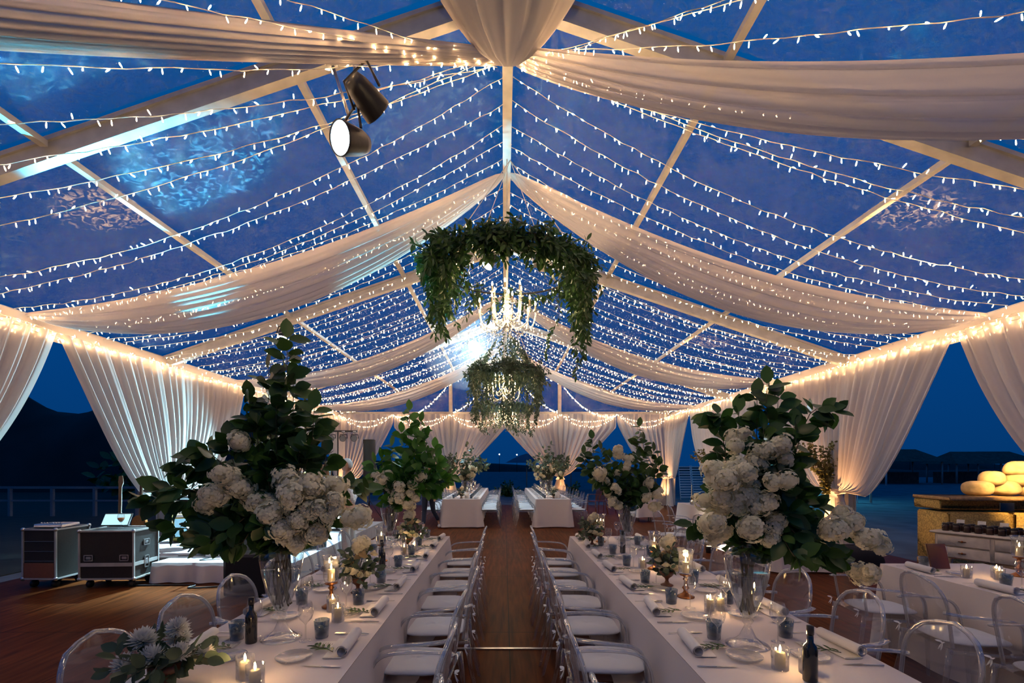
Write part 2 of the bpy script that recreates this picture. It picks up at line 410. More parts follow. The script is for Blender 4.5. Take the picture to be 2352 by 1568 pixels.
# rafters, ridge, purlins, eave beams, legs
for y in FR:
    for sgn in (-1, 1):
        beam('roof_rafter', (XC, y, ZR-.06), (XC+sgn*HW, y, ZE-.06), .11, .22)
        beam('tent_post', (XC+sgn*HW, y, 0), (XC+sgn*HW, y, ZE-.05), .12, .16, up=(1,0,0))
for i in range(4):
    y0, y1 = FR[i]+.06, FR[i+1]-.06
    beam('ridge_beam', (XC, y0, ZR-.04), (XC, y1, ZR-.04), .12, .10)
    for sgn in (-1, 1):
        for x in (2.1, 4.45): beam('roof_purlin', (XC+sgn*x, y0, roof_z(XC+x)-.02), (XC+sgn*x, y1, roof_z(XC+x)-.02), .075, .06, groove=False)
        beam('eave_beam', (XC+sgn*HW, y0, ZE-.03), (XC+sgn*HW, y1, ZE-.03), .13, .20)
# fabric valances that cover the eave beams on the inside
for sgn in (-1, 1):
    def f(u, v, sgn=sgn):
        y = -.6+20.9*u; return (XC+sgn*(HW-.11-.02*math.sin(y*9)*v), y, ZE+.04-.30*v)
    tag(MB().grid(f, 220, 3).build('eave_valance', M['curtain']), 'ivory fabric valance covering the %s eave beam above the side curtains' % ('left' if sgn < 0 else 'right'), 'valance')
# pleated voile wall added behind the camera to block sky and reflect warm light
struct('added_wall_back', MB().grid(lambda u, v: (XC-7.1+14.2*u, -3.7+.06*math.sin(u*260)+.03*math.sin(u*97), .02+(ZE-.02+(ZR-ZE)*(1-abs(2*u-1)))*v), 420, 6), M['curtain'])
for sgn in (-1, 1):
    struct('roof_film', MB().grid(lambda u, v, sgn=sgn: (XC+sgn*HW*u, -3.7+2.99*v, ZR-SL*HW*u+.10-.05*math.sin(PI*v)), 20, 12), M['film'])
# far gable: rail, two posts, glazing film
GY = FR[-1]
beam('gable_rail', (XC-HW, GY+.02, ZE+.02), (XC+HW, GY+.02, ZE+.02), .10, .14, up=(0,0,1))
for x in (-2.32, 2.32): beam('gable_post', (XC+x, GY+.02, 0), (XC+x, GY+.02, roof_z(XC+x)-.1), .14, .16, up=(0,1,0))
struct('gable_film', MB().add([(XC-HW, GY+.1, ZE), (XC+HW, GY+.1, ZE), (XC, GY+.1, ZR)], [(0,1,2)]), M['film'])
# metal joint strip across the aisle floor
struct('trim_1', MB().box((.02, 4.43, .004), (.95, .035, .012)), M['steel'], smooth=False)

# ---------------------------------------------------------------- curtains gathered at the posts
def curtain(base, tangent, inward, half, ztop, ztie, exp, n, label, edge=1.0, apex=0.0, cut=(-1, 1), seed=0, tie=True):
    """voile hung along tangent, tied at base, falling to the floor"""
    rnd = random.Random(seed); bx, by = base; T = Vector((*tangent, 0)); I = Vector((*inward, 0))
    r0 = thing('tied_curtain', label, 'curtain', (bx, by, 0))
    ph = [rnd.uniform(0, 6.3) for _ in range(6)]
    rows = 46
    def wid(z):
        if z >= ztop-apex: return half
        if z >= ztie:
            s_ = (z-ztie)/(ztop-apex-ztie); return .10+(half-.10)*s_**exp
        s_ = (ztie-z)/ztie; return .10+.30*s_**.7
    def f(u, v):
        if v < .7: z = ztop-(ztop-ztie)*(v/.7)**.9
        else: z = ztie*(1-(v-.7)/.3)+.01
        a = cut[0]+(cut[1]-cut[0])*u
        wd = wid(z); dep = .065*min(1, .35+wd/half) if z > ztie else .05+.04*(ztie-z)
        k = a*n; ofs = math.sin(k*PI+ph[0]+.9*math.sin(a*5+ph[1]))+.45*math.sin(k*2.3*PI+ph[2])
        belly = .16*math.sin(PI*min(1, max(0, (z-ztie)/(ztop-ztie))))
        droop = 0
        if z > ztie: droop = -.34*(abs(a)**2)*max(0, 1-(z-ztie)/(ztop-ztie))*(1-max(0,1-(z-ztie)/.25)) * (edge if exp < .7 else .2)
        p = T*(a*wd) + I*(.14+dep*ofs*.8+belly*.5)
        return (p.x, p.y, max(.012, z+droop))
    MB().grid(f, int(n*9*(cut[1]-cut[0])/2)+24, rows).build('voile', M['curtain'], r0)
    if tie:
        tb = MB()
        for k in range(3): tb.lathe([(.0,0),(.115,.005),(.13,.03),(.115,.055),(.0,.06)], 18, (I.x*.14, I.y*.14, ztie-.07+.045*k))
        tb.build('tieback', M['curtain'], r0)
        for sgn in (-1, 1): MB().leaf(I*.28+Vector((0,0,ztie)), T*sgn+Vector((0,0,-.5)), I, .22, .12).build('bow_loop', M['curtain'], r0)
    return r0
YP = FR; XI = HW-.16
sides = [(-1, 'left'), (1, 'right')]
cl = {(-1,0):'ivory side curtain cut by the left edge of the photo', (-1,1):'cool-lit ivory curtain gathered behind the flight cases and guitars',
      (-1,2):'ivory side curtain behind the bushy left arrangement', (1,0):'pinkish side curtain cut by the right edge of the photo',
      (1,1):'wide peach-lit curtain tied by a greenery swag on the right', (1,2):'pink curtain hidden partly behind the big right arrangement'}
for sgn, nm in sides:
    for k, y in enumerate(FR[1:4]):
        if k == 0: cut = (-.2, 1)
        else: cut = (-1, 1)
        curtain((XC+sgn*XI, y), (0, 1), (-sgn, 0), 2.62, ZE-.17, 1.15, .5, 22, cl[(sgn, k)], seed=k*7+sgn, cut=cut)
gl_ = {-1:'blush curtain tied at the left post of the far gable', 1:'white and blush curtain tied at the right post of the far gable',
       -2:'gold-lit curtain in the far left corner behind the stage lights', 2:'bright white tied curtain in the far right corner'}
for sgn in (-1, 1):
    curtain((XC+sgn*2.32, GY-.05), (1, 0), (0, -1), 2.36, ZE-.02, 1.2, .85, 18, gl_[sgn], apex=.55, seed=30+sgn)
    curtain((XC+sgn*(HW-.35), GY-.05), (sgn, 0), (0, -1), 2.1, ZE-.02, 1.2, .6, 18, gl_[2*sgn], apex=.35, seed=40+sgn, cut=(-1, .1))
    # side half of the corner curtain, running toward the nearer bay
    curtain((XC+sgn*XI, GY-.35), (0, -1), (-sgn, 0), 2.25, ZE-.17, 1.2, .5, 18, 'side return of the tied curtain in the far %s corner' % ('left' if sgn < 0 else 'right'), seed=50+sgn, cut=(.0, 1), tie=False)

# ---------------------------------------------------------------- ceiling swags
def swag(A, B, sag, wmax, label, wA=.10, wB=.35, drop=.30, n=9, seed=0, side=(0,1,0), name='ceiling_swag', skew=0, pw=.55):
    rnd = random.Random(seed); A = Vector(A); B = Vector(B); ph = [rnd.uniform(0, 6.3) for _ in range(5)]; S = Vector(side)
    mid = (A+B)/2
    def f(u, v):
        t = u; p = A.lerp(B, t); a = v*2-1
        wd = wA+(wB-wA)*t + (wmax-.5*(wA+wB))*math.sin(PI*min(1, t**(1-skew*.3)))**pw
        sg = sag*4*t*(1-t)
        U = drop*math.sin(PI*t)**.7*(1-a*a)
        pl = .030*math.sin(a*n*PI+ph[0]+1.5*math.sin(3*t+ph[1])) + .018*math.sin(a*n*2.1*PI+ph[2]+2*t)
        q = p + S*(a*wd/2) - Vector((0,0, sg+U+pl*(.35+.65*math.sin(PI*t)))) 
        return q-mid
    o = MB().grid(f, 60, 84).build(name, M['drape'], loc=mid)
    tag(o, label, 'ceiling drape'); return o
bay = [2.0, 7.3, 12.6, 17.8]; od = ['', 'nearest full', 'second', 'farthest']
NODE = Vector((XC, 5.0, 5.92))
for k, y in enumerate(bay[1:], 1):
    for sgn, nm in sides:
        swag((XC+sgn*.05, y+.1, ZR-.14), (XC+sgn*(HW-.2), y-.15, ZE-.02), .62, 1.25 if k == 1 else 1.15,
             'white voile swag from ridge to %s eave, %s' % (nm, ['', 'nearest of the ridge-hung swags', 'second one from the camera', 'farthest one near the gable'][k]), seed=k*3+sgn, wB=.5)
swag(NODE+Vector((-.12,-.05,0)), (XC-HW+.1, 1.7, ZE-.02), .08, .50, 'ivory swag crossing the upper left corner of the roof, glowing with bulbs', wA=.22, wB=.6, seed=21, side=(.35,.94,0), drop=.12)
swag(NODE+Vector((.12,-.05,0)), (XC+HW-.1, 1.6, ZE-.02), .64, .82, 'wide ivory swag crossing the upper right corner of the roof', wA=.22, wB=.7, seed=22, side=(-.35,.94,0), drop=.22, n=6)
# bundle of voile that runs along the ridge toward the camera and ends in a rounded gather
def fpouf(u, v):
    t = u; a = (v*2-1)*PI*.98
    y = 4.93-4.4*t; wd = .10+.66*math.sin(min(1, t*3.4)*PI/2)**.7
    z0 = 5.80+.10*t-.05*math.sin(PI*t); rz_ = .02+ .30*math.sin(min(1, t*3.5)*PI/2)
    pl = 1+.09*math.sin(a*13)+.05*math.sin(a*29+1)
    return (XC+wd*math.sin(a)*pl, y, z0+rz_-rz_*math.cos(a)*pl+ (.0 if abs(a) < 2 else .0))
tag(MB().grid(fpouf, 40, 110).build('ridge_drape', M['drape']), 'white gathered voile bundle hanging under the ridge at the top centre', 'ceiling drape')
tag(MB().tube([(XC, 4.92, 5.82), (XC, 4.8, ZR-.1)], .012, 6).build('hanging_cord', M['wire']), 'short cord tying the gathered white bundle to the ridge', 'cord')

# ---------------------------------------------------------------- fairy lights
def bulb_mb(mb=None, p=(0,0,0), d=(0,0,-1), s_=1.0, n=5):
    mb = mb or MB(); d = Vector(d).normalized(); p = Vector(p)
    return mb.tube([p+d*.012, p+d*(.020*s_+.01), p+d*(.034*s_+.01), p+d*(.042*s_+.01)], [.0028*s_, .0050*s_, .0048*s_, .0016*s_], n)
BM = bulb_mb().build('bulb', M['bulb']); bulb_mesh = BM.data; bpy.data.objects.remove(BM)
def fairy(pts_fn, length, label, group=None, each=False, seed=0, step=.115, s_=1.0, wr=.0045, wig=.012, name='fairy_light_string', cat='string lights'):
    rnd = random.Random(seed); nb = max(3, int(length/step)); p0 = Vector(pts_fn(0))
    root = thing(name, label, cat, p0, group=group)
    nn = max(12, int(length/.16)); pp = [Vector(pts_fn(i/nn))-p0+Vector((rnd.uniform(-wig,wig)*.5, rnd.uniform(-wig,wig)*.5, rnd.uniform(-wig,wig))) for i in range(nn+1)]
    MB().tube(pp, wr, 4).build('cable', M['wire'], root)
    mb = MB(); cnt = 0
    for i in range(nb):
        t = (i+rnd.uniform(.15,.85))/nb*nn; k = min(int(t), nn-1); p = pp[k].lerp(pp[k+1], t-k)
        d = Vector((rnd.gauss(0,.35), rnd.gauss(0,.35), -1 if rnd.random() < .85 else rnd.uniform(-.2,1))).normalized()
        if each and cnt < 100:
            o = bpy.data.objects.new('bulb', bulb_mesh); COL.objects.link(o); o.parent = root; o.location = p
            o.rotation_euler = d.to_track_quat('-Z', 'Y').to_euler(); cnt += 1
        else: bulb_mb(mb, p, d, s_, 4)
    if mb.v:
        b_ = mb.build('glowing_bulbs', M['bulb'], root); b_['kind'] = 'stuff'
    return root
def line_fn(A, B, sag, sk=0):
    A = Vector(A); B = Vector(B)
    return lambda t: A.lerp(B, t)-Vector((0,0,sag*4*t*(1-t)))
rnd = random.Random(5)
# strands from the ridge straight down each roof slope
for sgn, nm in sides:
    k = 0; y = 5.55
    while y < 20.2:
        bulk = y > 8.3
        A = (XC+sgn*.06, y, ZR-.12); ye = y+rnd.uniform(-.12,.12)+(.22 if y < 7 else 0); B = (XC+sgn*(HW-.28), ye, ZE-.02+rnd.uniform(-.03,.05))
        sg = rnd.uniform(.30,.50)
        fairy(line_fn(A, B, sg), 7.8, 'fairy light strand on the %s roof slope, %s from the ridge gather' % (nm, ORD[k]),
              'strands down the %s roof slope' % nm, each=not bulk, seed=k*13+sgn+3, s_=.95 if bulk else 1, step=.125 if not bulk else .14, wr=.0045 if y < 12 else .004)
        k += 1; y += .37*rnd.uniform(.8,1.2)
    # strands fanning out of the ridge gather over the near bay
    ends = [4.9, 4.35, 3.8, 2.9, 1.9, .6, -.4] if sgn < 0 else [5.1, 4.7, 4.1, 3.2, 1.3, -.1, -.55]
    for j, ye in enumerate(ends):
        A = NODE+Vector((sgn*.12, rnd.uniform(-.1,.1), rnd.uniform(-.03,.03))); B = (XC+sgn*(HW-.25), ye, ZE)
        fairy(line_fn(A, B, rnd.uniform(.22,.36) if j < 5 else .12), (A-Vector(B)).length, 'fairy light strand fanning from the ridge gather, near %s, %s from its far end' % (nm, ORD[j]),
              'strands fanning from the ridge gather', each=True, seed=100+j*5+sgn, step=.13)
# garlands bunched along both eaves
for sgn, nm in sides:
    for j in range(4):
        ph = j*1.3
        def f(t, sgn=sgn, j=j, ph=ph):
            y = 1.2+19.0*t
            return (XC+sgn*(HW-.24-.03*(j%3)), y, ZE-.10-.035*j+.05*math.sin(y*2.1+ph)-.06*abs(math.sin(y*1.15+ph*.6)))
        fairy(f, 19.2, '%s of four bulb garlands bunched along the %s eave' % (['topmost','second highest','second lowest','lowest'][j], nm), 'garlands along the eaves', seed=300+j+10*sgn, step=.09, s_=1.0)
# festoons across the far gable
xs = [-7.0, -4.7, -2.32, 0.0, 2.32, 4.7, 7.0]
for j in range(6):
    A = (XC+xs[j], GY-.38, ZE-.05); B = (XC+xs[j+1], GY-.38, ZE-.05)
    for q in range(2):
        fairy(line_fn(A, B, .30+.22*q), 2.6, '%s bulb festoon across the far gable, %s from the left' % (['shallow','deep'][q], ORD[j]), 'festoons across the gable', seed=400+j*2+q, step=.085, s_=.9)
for sgn, nm in sides:
    fairy(line_fn((XC+sgn*.1, GY-.3, ZR-.3), (XC+sgn*2.2, GY-.3, ZE+.05), .35), 3.2, 'slack strand from ridge to the %s gable post' % nm, seed=430+sgn, step=.07, s_=1.2)
    fairy(line_fn((XC+sgn*2.4, GY-.3, ZE+1.2), (XC+sgn*4.7, GY-.3, ZE-.1), .45), 3.0, 'slack strand from the gable slope past the %s gable post' % nm, seed=440+sgn, step=.07, s_=1.2)
# ---------------------------------------------------------------- tables under cloth
TZ = .77
def table(x0, x1, y0, y1, lab, lab2, seed=0, floor_len=True, cname='tablecloth', mt=None, zt=TZ, hem=.02, under=True):
    cx, cy = (x0+x1)/2, (y0+y1)/2; W, L = x1-x0, y1-y0
    if under:
        t = thing('banquet_table', lab, 'table', (cx, cy, 0))
        MB().box((0,0,zt-.03), (W-.04, L-.04, .03)).build('tabletop', mat('plywood_top', (.3,.2,.12), .6), t, smooth=False)
        for sx in (-1,1):
            for sy in (-1,1): MB().tube([(sx*(W/2-.12), sy*(L/2-.2), 0), (sx*(W/2-.12), sy*(L/2-.2), zt-.045)], .018, 8).build('leg', M['steel'], t)
    rnd = random.Random(seed); ph = [rnd.uniform(0, 6.3) for _ in range(4)]
    mb = MB(); c = .03; pts = []
    # outline walked round the table with rounded corners
    def outline(n_per=.05):
        P = []
        for (ax, ay, bx, by) in ((-W/2, -L/2, W/2, -L/2), (W/2, -L/2, W/2, L/2), (W/2, L/2, -W/2, L/2), (-W/2, L/2, -W/2, -L/2)):
            n = int(math.hypot(bx-ax, by-ay)/n_per); nx, ny = (by-ay), -(bx-ax); q = math.hypot(nx, ny); nx /= q; ny /= q
            for i in range(n):
                t_ = i/n; P.append((ax+(bx-ax)*t_, ay+(by-ay)*t_, nx, ny, min(t_, 1-t_)*n*n_per))
        return P
    P = outline(); N = len(P); rows = 14; k0 = 0
    rings = []
    for j in range(rows+1):
        v = j/rows; z = zt+.004-(zt-hem)*v**1.1 if j else zt+.006
        ring = []
        for i, (x, y, nx, ny, dc) in enumerate(P):
            s_ = i*.05; cor = math.exp(-(dc/.16)**2)
            fold = (math.sin(s_*7.3+ph[0]+math.sin(s_*2.1))+.6*math.sin(s_*13.7+ph[1]))*.012*v + cor*.10*v + .015*v + .006
            ring.append((x+nx*fold, y+ny*fold, max(.008, z+.006*math.sin(s_*5+ph[2])*v)))
        rings.append(ring)
    vs = [p for r_ in rings for p in r_]; fs = []
    for j in range(rows):
        for i in range(N): fs.append((j*N+i, (j+1)*N+i, (j+1)*N+(i+1)%N, j*N+(i+1)%N))
    mb.add(vs, fs)
    nx_, ny_ = 12, int(L/.12)
    mb.grid(lambda u, v: (-W/2-.004+(W+.008)*u, -L/2-.004+(L+.008)*v, zt+.006+.0015*math.sin(v*L*9+ph[3]+3*u)*math.sin(u*3.14)), nx_, ny_)
    o = mb.build(cname, mt or M['linen'], loc=(cx, cy, 0)); return tag(o, lab2, 'tablecloth')
LT = (-1.62, -.71, 1.25, 6.24); RT = (.86, 1.77, 1.25, 6.24); ST = (3.54, 4.5, 1.6, 4.5)
FLT = (-1.68, -.66, 13.0, 19.6); FRT = (.86, 1.80, 13.0, 19.6)
table(*LT, 'long table hidden by white linen, left of the aisle', 'white linen over the long near table left of the aisle', 1)
table(*RT, 'long table hidden by white linen, right of the aisle', 'white linen over the long near table right of the aisle', 2)
table(*ST, 'table hidden by dim linen at the right edge', 'shadowed white linen on the table at the right edge', 3)
table(*FLT, 'far long table hidden by linen, left of the aisle', 'white linen reaching the floor on the far left-hand table', 4)
table(*FRT, 'far long table hidden by linen, right of the aisle', 'white linen reaching the floor on the far right-hand table', 5)
table(4.3, 5.15, 7.55, 11.85, 'bridal table hidden by floor-length linen on the right', 'floor-length linen on the flower-topped table before the side curtains', 6)
table(3.95, 4.55, 14.3, 14.9, 'small square table hidden by linen near the corner', 'white linen on a small square table near the far corner', 7, hem=.15)

# ---------------------------------------------------------------- clear armchair with a round back
def make_chair(pad=True, bow=True, full=True, m=None):
    m = m or M['ghost']
    r0 = thing('ghost_armchair', 'clear armchair', 'chair')
    # backrest: arched panel, slightly curved, leaning back
    def bp(a, t):
        """a = -1..1 across, t = 0..1 up"""
        half = .20+.02*t
        if t > .55: half *= math.sqrt(max(0, 1-((t-.55)/.45)**2.2))
        x = a*half; return (x, -.235-.075*t+.05*(x/.2)**2*.6, .46+.47*t)
    MB().grid(lambda u, v: bp(u*2-1, v**.8), 12 if full else 6, 16 if full else 8).build('backrest', m, r0)
    rim = [bp(-1, i/12*.999) for i in range(13)] + [bp(1, 1-(i+1)/12) for i in range(12)]
    if full: MB().tube(smooth_path(rim, 40), (.012 if full else .012), 6).build('back_rim', M['ghost_edge'] if m is M['ghost'] else m, r0)
    # seat with rolled front edge
    def seat(u, v):
        a = u*2-1; y = -.24+.50*v; x = a*(.225+.035*v); z = .455-(.05*max(0, (v-.9)/.1)**2)
        return (x, y, z)
    sm = MB().grid(seat, 8, 12)
    sm.tube([(-.23,-.24,.44), (-.255,.25,.43), (.255,.25,.43), (.23,-.24,.44)], .012, 6)
    sm.build('seat', m, r0)
    for s_ in (-1, 1):
        arm = [(s_*.205,-.27,.70), (s_*.255,-.19,.695), (s_*.28,-.02,.685), (s_*.275,.12,.665), (s_*.262,.18,.60), (s_*.25,.20,.46)]
        MB().tube(smooth_path(arm, 18 if full else 8), [(.022,.010)]*(19 if full else 9), 6).build('armrest', M['ghost_edge'] if m is M['ghost'] else m, r0)
        MB().tube([(s_*.235,.215,.45), (s_*.232,.225,.25), (s_*.225,.235,0)], [.021,.017,.012], 6).build('leg', m, r0)
        MB().tube([(s_*.215,-.235,.46), (s_*.215,-.26,.25), (s_*.22,-.325,0)], [.021,.017,.012], 6).build('leg', m, r0)
    if pad:
        def cush(u, v):
            a = u*2*PI; p = v*PI; sx = abs(math.cos(a))**.55*math.copysign(1, math.cos(a)); sy = abs(math.sin(a))**.55*math.copysign(1, math.sin(a))
            q = abs(math.sin(p))**.5
            return (sx*.205*q, .005+sy*.225*q, .485+.020*math.cos(p)*(1+.2*math.cos(a*2)))
        MB().grid(cush, 28, 12).build('seat_cushion', M['cushion'], r0)
    if bow:
        for s_ in (-1, 1):
            b = MB(); c = Vector((s_*.20,-.27,.50))
            for q in (-1, 1):
                b.leaf(c, (q*.8, -.5, .25), (0,-.3,1), .042, .026); b.leaf(c, (q*.25, -.25, -1), (0,1,0), .06, .015)
            b.build('ribbon_bow', M['cushion'], r0)
    return r0
CH = Kind(make_chair()); rnd = random.Random(11)
ys = [6.02, 5.42, 4.83, 4.24, 3.62, 2.98, 2.32, 1.70]
for k, y in enumerate(ys):
    CH.put((-.53+rnd.uniform(-.02,.02), y, 0), PI/2+rnd.uniform(-.06,.06), 'clear armchair, aisle side of the near left table, %s from its far end' % ORD[k], 'aisle chairs of the near left table')
    CH.put((.63+rnd.uniform(-.02,.02), y+.02, 0), -PI/2+rnd.uniform(-.06,.06), 'clear armchair, aisle side of the near right table, %s from its far end' % ORD[k], 'aisle chairs of the near right table')
lab = ['fourth', 'third', 'second', 'nearest']
for k, y in enumerate([5.6, 5.0, 4.4, 3.9, 3.33, 2.79, 2.19, 1.6]):
    CH.put((-1.60+rnd.uniform(-.02,.02), y, 0), -PI/2+rnd.uniform(-.10,.06), 'clear round-backed armchair, stage side of the near left table, %s from its far end' % ORD[k], 'stage-side chairs of the near left table')
for k, y in enumerate([5.9, 5.35, 4.8, 4.2, 3.55, 2.95, 2.35, 1.75]):
    CH.put((1.90+rnd.uniform(-.02,.03), y, 0), PI/2+rnd.uniform(-.08,.1), 'clear round-backed armchair, outer side of the near right table, %s from its far end' % ORD[k], 'outer chairs of the near right table')
for k, (x, y) in enumerate([(3.22, 4.12), (3.26, 3.42), (3.28, 2.75), (3.30, 2.1)]):
    CH.put((x, y, 0), -PI/2+rnd.uniform(-.15,.05), 'clear armchair facing the dim table at the right edge, %s from its far end' % ORD[k], 'chairs at the right edge table')
for k, (x, y, a) in enumerate([(3.35, 7.6, .3), (2.95, 8.4, .1), (3.5, 9.3, -.1)]):
    CH.put((x, y, 0), -PI/2+a, 'clear armchair in front of the bright bridal table, %s from the camera' % ORD[k], 'chairs before the bridal table')
CF = Kind(make_chair(bow=False, full=False))
for side, (x, rz, nm) in enumerate([(-2.0, -PI/2, 'outer side of the far left table'), (-.42, PI/2, 'aisle side of the far left table'), (.62, -PI/2, 'aisle side of the far right table'), (2.02, PI/2, 'outer side of the far right table')]):
    for k in range(12):
        CF.put((x+rnd.uniform(-.02,.02), 13.25+.55*k, 0), rz+rnd.uniform(-.05,.05), 'clear chair with white pad, %s, %s from the camera' % (nm, ORD[k]), 'chairs, '+nm)
rose = mat_clear('warm_light_polycarbonate', (.75,.45,.35), .06, .7, .05, .12, (.6,.25,.15))  # warm light on these clear chairs is put into the copper tint
CR = Kind(make_chair(pad=False, bow=False, full=False, m=rose))
for k, (x, y) in enumerate([(3.25, 16.8), (3.55, 16.9)]):
    CR.put((x, y, 0), .4+k*.3, 'clear chair beside the far right table, warm light put into its tint, %s one' % ['inner', 'outer'][k], 'warm-light-tinted chairs')

# ---------------------------------------------------------------- table ware
def glass_tumbler():
    r0 = thing('tumbler', 'smoky blue tumbler', 'glass')
    MB().lathe([(0,.004),(.030,.004),(.033,.0),(.041,.095),(.039,.095),(.031,.012),(0,.012)], 18).build('tumbler_glass', M['smoke'], r0)
    MB().lathe([(0,.0),(.030,.0),(.033,.004),(.034,.018),(0,.018)], 18).build('thick_base', mat('dark_glass_base', (.03,.05,.07), .15), r0); return r0
def wine_glass():
    r0 = thing('wine_glass', 'wine glass', 'glass')
    MB().lathe([(.033,.002),(.006,.006),(.004,.02),(.0035,.085),(.012,.098),(.032,.118),(.040,.145),(.038,.175),(.031,.205)], 20).build('wine_bowl_and_stem', M['glass'], r0); return r0
def plate():
    o = MB().lathe([(0,.004),(.05,.004),(.082,.013),(.085,.015),(.080,.010),(.05,.001),(0,.001)], 28).build('side_plate', mat_clear('pressed_glass_plate', (.9,.9,.9), .15, .8, .08, .25, (.75,.75,.75))); return tag(o, 'plate', 'plate')
def fork():
    mb = MB(); mb.box((0,-.02,.004), (.006,.13,.002)).box((0,.055,.004), (.018,.02,.002))
    for q in range(4): mb.box((-.0075+.005*q,.082,.004), (.0025,.04,.002))
    return tag(mb.build('fork', M['steel'], smooth=False), 'fork', 'fork')
def knife():
    mb = MB(); mb.rbox((0,-.05,.004), (.009,.09,.004), .0015).add([(-.005,-.005,.003),(.008,-.005,.003),(.008,.075,.003),(-.002,.10,.003)], [(0,1,2,3)])
    mb.add([(-.005,-.005,.006),(.008,-.005,.006),(.008,.075,.006),(-.002,.10,.006)], [(0,1,2,3)]); return tag(mb.build('table_knife', M['steel'], smooth=False), 'knife', 'knife')
def napkin():
    r0 = thing('rolled_napkin', 'napkin', 'napkin'); mb = MB()
    def spiral(u, v):
        a = u*4*PI; rr = .030-.016*u; return (rr*math.cos(a), (v-.5)*.27, .032+rr*math.sin(a))
    mb.grid(spiral, 40, 6).build('roll', M['napkin'], r0)
    MB().rbox((.045,.01,.004), (.09,.26,.006), .002).build('loose_fold', M['napkin'], r0)
    return r0
def sprig(seed=1):
    r_ = random.Random(seed); r0 = thing('olive_sprig', 'sprig', 'leaf sprig'); mb = MB(); st = [(0,-.07,.008), (.006,0,.012), (-.004,.07,.010)]
    MB().tube(smooth_path(st, 6), .0018, 4).build('twig', M['stem'], r0)
    for i in range(9):
        t = i/8; mb.leaf((.004*math.sin(i), -.06+.12*t, .012), ((-1)**i*.8, .7, r_.uniform(0,.35)), (0,0,1), .052, .016, .1)
    mb.build('leaves', M['leaf'], r0); return r0
def menu_card():
    r0 = thing('menu_card', 'card', 'menu card'); MB().rbox((0,0,.004), (.085,.15,.0022), .0008).build('paper', mat('white_card', (.78,.76,.72), .8), r0)
    mb = MB(); q = random.Random(3)
    for i in range(9):
        w_ = q.uniform(.02,.05); mb.box((0, .055-.012*i, .0055), (w_, .0022, .0004))
    mb.build('printed_lines', mat('grey_ink', (.2,.19,.18), .8), r0); return r0
K = dict(tumbler=Kind(glass_tumbler()), wine=Kind(wine_glass()), plate=Kind(plate()), fork=Kind(fork()), knife=Kind(knife()), napkin=Kind(napkin()), sprig=Kind(sprig()), card=Kind(menu_card()))
def settings(tab, ylist, sides_, tname, seed, dim=False):
    r_ = random.Random(seed); x0, x1, y0, y1 = tab; z = TZ+.008
    for sgn, sname in sides_:
        edge = x1 if sgn > 0 else x0
        for k, y in enumerate(ylist):
            if y > y1-.15: continue
            j = lambda a=.012: r_.uniform(-a, a)
            where = '%s of the %s, %s place from its far end' % (sname, tname, ORD[k])
            X = lambda d: edge-sgn*d
            K['tumbler'].put((X(.265)+j(), y+.16+j(.03), z), r_.uniform(0,6), 'smoky tumbler, '+where, 'smoky tumblers on the tables')
            K['wine'].put((X(.335)+j(), y+.10+j(.03), z), 0, 'wine glass, '+where, 'wine glasses on the tables')
            K['plate'].put((X(.30)+j(), y-.10+j(.03), z), 0, 'small plate, '+where, 'side plates on the tables')
            K['napkin'].put((X(.075)+j(.006), y+.02, z), j(.1)+(PI if sgn > 0 else 0), 'rolled napkin, '+where, 'rolled napkins')
            K['knife'].put((X(.12)+j(), y-.20+j(), z), PI/2*sgn+j(.08), 'knife, '+where, 'knives on the tables')
            K['fork'].put((X(.12)+j(), y+.225+j(), z), PI/2*sgn+j(.08), 'fork, '+where, 'forks on the tables')
            K['sprig'].put((X(.19)+j(.01), y-.02+j(.02), z+.003), r_.uniform(-.6,.6)+PI/2, 'olive sprig, '+where, 'olive sprigs')
            if k % 2 == 0: K['card'].put((X(.185)+j(.005), y+.055, z), PI/2*sgn+j(.1), 'menu card, '+where, 'menu cards')
ysL = [5.95, 5.38, 4.80, 4.22, 3.62, 3.02, 2.40]
settings(LT, ysL, [(1, 'aisle side'), (-1, 'stage side')], 'near left table', 1)
settings(RT, ysL, [(-1, 'aisle side'), (1, 'outer side')], 'near right table', 2)
settings(ST, [4.15, 3.5, 2.9], [(-1, 'near side')], 'right edge table', 3)

# ---------------------------------------------------------------- candles
def pillar(r_=.022, h=.075, cup=True):
    r0 = thing('glass_candle', 'candle', 'candle')
    if cup: MB().lathe([(0,.003),(.034,.003),(.036,.0),(.037,.10),(.0355,.10),(.034,.006)], 18).build('glass_cup', M['glass'], r0)
    MB().lathe([(0,.004),(r_,.004),(r_,h),(r_*.7,h+.002),(r_*.5,h-.003),(0,h-.004)], 14).build('wax', M['wax'], r0)
    f = MB().lathe([(0,h-.002),(.004,h+.004),(.006,h+.012),(.004,h+.024),(.0,h+.036)], 8).build('flame', M['flame'], r0)
    return r0
def hurricane():
    r0 = thing('hurricane_candlestick', 'candlestick', 'candle holder')
    MB().lathe([(0,0),(.058,0),(.060,.008),(.045,.016),(.022,.030),(.014,.045),(.018,.056),(.026,.066),(.016,.080),(.010,.10),(.014,.118),(.022,.126),(.012,.136),(.020,.146),(.040,.153),(.042,.158),(0,.158)], 20).build('turned_foot', M['copper'], r0)
    MB().lathe([(0,.163),(.030,.163),(.046,.172),(.050,.20),(.047,.26),(.048,.30),(.058,.335),(.056,.335),(.046,.30),(.045,.26)], 22).build('glass_shade', M['glass'], r0)
    MB().lathe([(0,.170),(.023,.170),(.023,.245),(.0,.243)], 14).build('wax', M['wax'], r0)
    MB().lathe([(0,.243),(.004,.249),(.006,.258),(.004,.270),(0,.284)], 8).build('flame', M['flame'], r0); return r0
